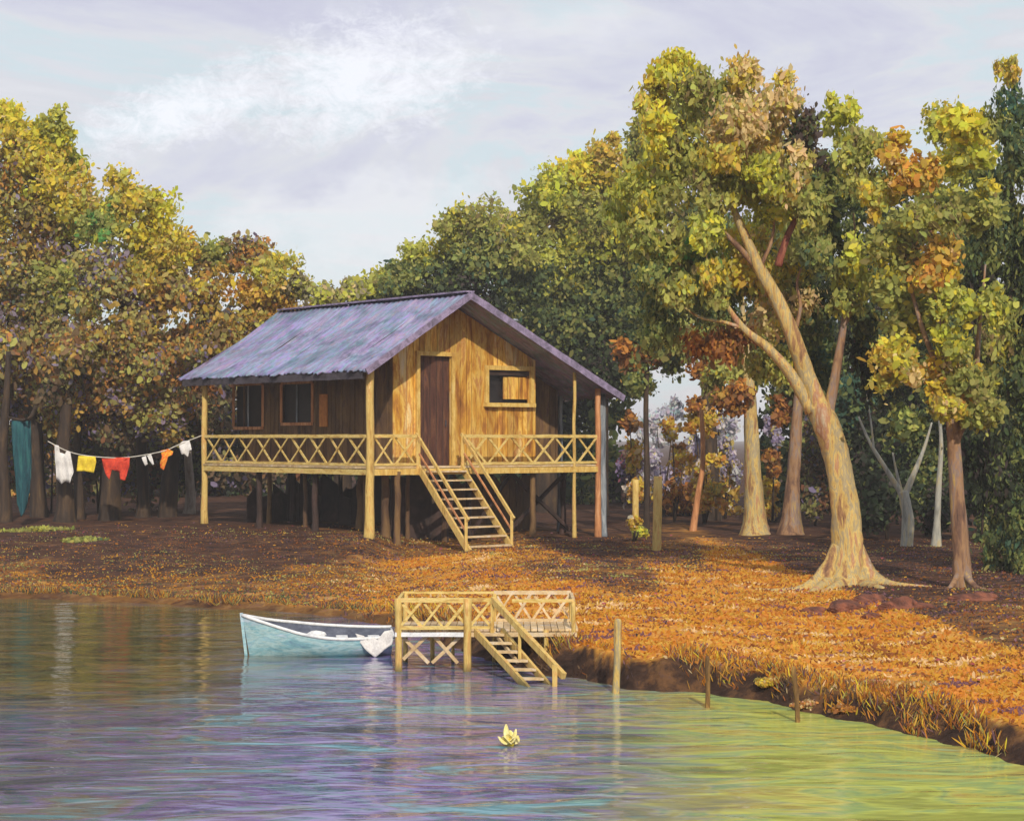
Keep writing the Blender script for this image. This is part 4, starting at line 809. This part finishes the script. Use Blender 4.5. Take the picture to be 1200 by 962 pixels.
def blades(name, n, xr, yr, dens_fn, hgt, pfn, label, cat, wid=.02, lie=.4):
    x = RNG.uniform(*xr, n); y = RNG.uniform(*yr, n); keep = (RNG.random(n) < dens_fn(x, y)) & (np.abs(x) < y*.32+3); x, y = x[keep], y[keep]; n = len(x)
    z = gz(x, y); col = pfn(x, y, n)
    h = hgt(x, y) * RNG.uniform(.5, 1.3, n)
    t = RNG.normal(size=(n, 3))*lie; t[:, 2] = 1; t[:, 0] += RNG.normal(size=n)*lie; t /= np.linalg.norm(t, axis=1)[:, None]
    sd = RNG.normal(size=(n, 3)); sd[:, 1] *= .15; sd[:, 2] *= .3; sd -= (sd*t).sum(1)[:, None]*t; sd /= np.linalg.norm(sd, axis=1)[:, None]
    pos = np.stack([x, y, z], 1) + t*h[:, None]*.42
    me = leaf_mesh(name, [(pos, t, sd, h[:, None], wid*RNG.uniform(.6,1.6,(n,1)), col)], M['leaf'], (0,0,0)); o = bpy.data.objects.new(name, me); COL.objects.link(o); prop(o, label, cat, kind='stuff'); return o
def pick(names, n): 
    cs = []; 
    for nm in names: cs.append(pal(nm))
    out = np.zeros((n, 3)); k = RNG.integers(0, len(names), n)
    for i, (c_, w_) in enumerate(cs):
        m_ = k == i; out[m_] = c_[RNG.choice(len(c_), m_.sum(), p=w_)]
    return out * RNG.uniform(.7, 1.2, (n, 1))
C_['DO']=(.56,.22,.025); C_['DR']=(.30,.11,.035); C_['OC']=(.62,.34,.04); C_['MV']=(.24,.12,.15); PAL['dry'] = 'DO5 OC5 DR4 GO1 OL1 MV1'; PAL['drydark'] = 'DR2 BR4 PB5 OL1 MV1'; PAL['mossy'] = 'OL3 BR4 DG3 OC2'
def strokes(x, y, n, seq):
    c_ = np.array([C_[k] for k in seq]); f = .5+.5*np.sin(x*1.1+2.4*np.sin(y*1.3+.4*x)+1.6*np.sin(x*.43)+y*1.9)
    f = f*.72 + .28*(.5+.5*np.sin(x*3.1-y*4.7+2*np.sin(y*2.7))) + RNG.normal(size=n)*.05
    return c_[np.clip((f*len(seq)).astype(int), 0, len(seq)-1)] * RNG.uniform(.88, 1.10, (n, 1))
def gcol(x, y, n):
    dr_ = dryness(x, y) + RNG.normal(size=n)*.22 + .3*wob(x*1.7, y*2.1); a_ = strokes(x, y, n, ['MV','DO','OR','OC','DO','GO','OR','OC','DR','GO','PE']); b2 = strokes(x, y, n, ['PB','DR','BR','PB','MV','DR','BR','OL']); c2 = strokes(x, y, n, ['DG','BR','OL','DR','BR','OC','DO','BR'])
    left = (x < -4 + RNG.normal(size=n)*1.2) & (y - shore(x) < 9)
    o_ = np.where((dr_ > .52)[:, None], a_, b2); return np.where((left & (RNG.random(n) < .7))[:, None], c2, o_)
def gd(x, y):
    d_ = sdist(x, y); return sst(.16, .5, d_) * (.35 + .65*np.clip(dryness(x, y), 0, 1)) * (.35+.65*(wob(x*1.3, y*1.7) > -.15)) * sst(62, 50, y)
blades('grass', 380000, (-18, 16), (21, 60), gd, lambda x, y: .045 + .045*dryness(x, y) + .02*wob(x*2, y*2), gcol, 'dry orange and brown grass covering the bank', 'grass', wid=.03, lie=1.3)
def ed(x, y):
    d_ = sdist(x, y); return sst(.26, .38, d_ + .22*sst(1.5, 4, x) + .14*np.sin(x*2.7+np.sin(y*3)))*sst(.95, .5, d_)*(wob(x*2.1, y) > -.35)
blades('bank_tangle', 90000, (-8, 8), (21, 40), lambda x, y: sst(.0, .06, sdist(x,y))*sst(.42, .30, sdist(x,y))*(np.sin(x*3.3+y*2.1)+np.sin(x*7.7-y*1.3)*.7 > .25), lambda x, y: .10 + 0*x, lambda x, y, n: strokes(x, y, n, ['BR','PB','DR','BR','DO','PB','MV','BR']), 'dark tangled roots and dead stalks on the broken face of the bank', 'roots', wid=.02, lie=.5)
blades('bank_grass', 330000, (-14, 8), (21, 48), ed, lambda x, y: .17 + .06*wob(x*3, y), lambda x, y, n: np.where((x[:, None] > -3), pick(['dry','dry','dry','orange','drydark'], n), pick(['mossy','dry','drydark'], n)), 'longer dry grass fringing the edge of the bank', 'grass', wid=.013, lie=.45)
# fallen leaves
n = 2600; x = RNG.uniform(-13, 12, n*6); y = RNG.uniform(24, 62, n*6); d_ = sdist(x, y); k_ = (d_ > .4) & (RNG.random(n*6) < .25+.5*dryness(x, y)) & (np.abs(x) < y*.32+3); x, y = x[k_][:n], y[k_][:n]; n = len(x)
t = RNG.normal(size=(n,3)); t[:,1] *= .5; t[:,2] = RNG.normal(size=n)*.18; t /= np.linalg.norm(t, axis=1)[:,None]; sd = np.cross(t, np.array([0,-.75,.66])+RNG.normal(size=(n,3))*.25); sd /= np.linalg.norm(sd, axis=1)[:,None]
L_ = RNG.uniform(.04,.11,(n,1)); PAL['litter'] = 'OC4 GO1 DO3 MA1 MV2 BR2 DR3'
me = leaf_mesh('fallen_leaves', [(np.stack([x,y,gz(x,y)+.05],1), t, sd, L_, L_*.38, pick(['litter'], n))], M['leaf'], (0,0,0)); o = bpy.data.objects.new('fallen_leaves', me); COL.objects.link(o); prop(o, 'fallen leaves scattered over the bank', 'leaves', kind='stuff')

# ------------------------------------------------------------------ clothesline and washing
DC = 61.6; kc = DC/F
line = [(56,517),(75,527),(95,533),(122,536),(150,536),(190,529),(212,520),(240,509)]
o = MB().tube([P(x, y, DC + (x-56)/184*.75) for x, y in line], [.018]*len(line), 5, 0, 3).build('clothesline', M['rope'], None, True, off=tuple(P(56,517,DC))); prop(o, 'white clothesline sagging from the porch corner post to the left grove', 'clothesline')
def wash(px, py, outl, m, name, lab, cat, wave=.03, group=None):
    D = DC + (px-56)/184*.75 - .02; cloth(name, lab, m, cat, [((x-px)*kc, -(y-py)*kc) for x, y in outl], P(px, py, D), wave=wave, group=group)
wash(74, 528, [(64,521),(69,522),(70,530),(76,532),(78,528),(82,529),(84,540),(83,552),(86,553),(83,560),(82,566),(76,564),(72,567),(66,561),(66,550),(64,535)], 'white', 'shirt', 'white shirt at the left end of the clothesline', 'shirt')
wash(102, 534, [(92,534),(112,535),(113,541),(110,554),(100,552),(90,552),(91,543)], 'yellow', 'cloth', 'square yellow cloth pegged between the white shirt and the red trousers', 'cloth')
wash(135, 536, [(119,536),(152,536),(152,546),(149,554),(147,563),(141,562),(140,554),(136,546),(131,550),(128,562),(124,556),(121,545)], 'red', 'trousers', 'short red trousers hanging at the middle of the clothesline', 'trousers')
wash(168, 535, [(166,536),(171,534),(173,544),(170,546),(168,541)], 'white', 'sock', 'narrow white sock hanging left of its twin, next to the red trousers', 'sock')
wash(176, 533, [(172,534),(177,532),(181,544),(179,545),(175,540)], 'white', 'sock', 'narrow white sock hanging on the side of the orange garment', 'sock')
wash(195, 529, [(188,528),(197,526),(203,529),(202,533),(197,535),(195,542),(192,551),(188,549),(187,543),(190,536)], 'orangecloth', 'top', 'orange-red patterned top on the right part of the clothesline', 'top')
wash(217, 520, [(209,521),(214,517),(222,516),(224,523),(225,527),(222,528),(220,536),(216,532),(213,533),(211,527)], 'white', 'towel', 'small ragged white towel nearest to the porch corner post', 'towel')
te = P(26, 493, 60.5)
cloth('drape', 'long dark teal cloth hanging in a narrow strip at the far left', 'teal', 'cloth', [((x-26)*kc, -(y-493)*kc) for x, y in ((14,493),(36,493),(37,530),(35,575),(29,598),(25,604),(20,590),(17,550),(15,520))], te, wave=.05)

# ------------------------------------------------------------------ autumn air over the river
hm = bpy.data.materials.new('thin river haze'); hm.use_nodes = True; nt = hm.node_tree; nt.nodes.clear()
o_ = N(nt, 'ShaderNodeOutputMaterial'); pv = N(nt, 'ShaderNodeVolumePrincipled'); pv.inputs['Color'].default_value = (.93,.92,.95,1); pv.inputs['Density'].default_value = .0007
nt.links.new(pv.outputs[0], o_.inputs['Volume'])
mb = MB(); x0, x1, y0, y1, z0, z1 = -920, 920, -320, 1520, -3.2, 19
mb.add([(x0,y0,z0),(x1,y0,z0),(x1,y1,z0),(x0,y1,z0),(x0,y0,z1),(x1,y0,z1),(x1,y1,z1),(x0,y1,z1)], [(0,3,2,1),(4,5,6,7),(0,1,5,4),(1,2,6,5),(2,3,7,6),(3,0,4,7)])
o = mb.build('haze', hm); prop(o, 'thin pale haze in the air over the river and grove', 'haze', kind='stuff')
# bare bough that carries the teal cloth
q = [P(46, 470, 61.5), P(36, 489, 60.6), P(24, 492, 60.5), P(8, 488, 60.5)]
tr_ = bpy.data.objects['tree']
MB().tube([P(45, 470, gp(46, 606).y)] + q[1:], [.10, .06, .045, .02], 7, .1, 3).build('branch', M['barkdark'], tr_, True)
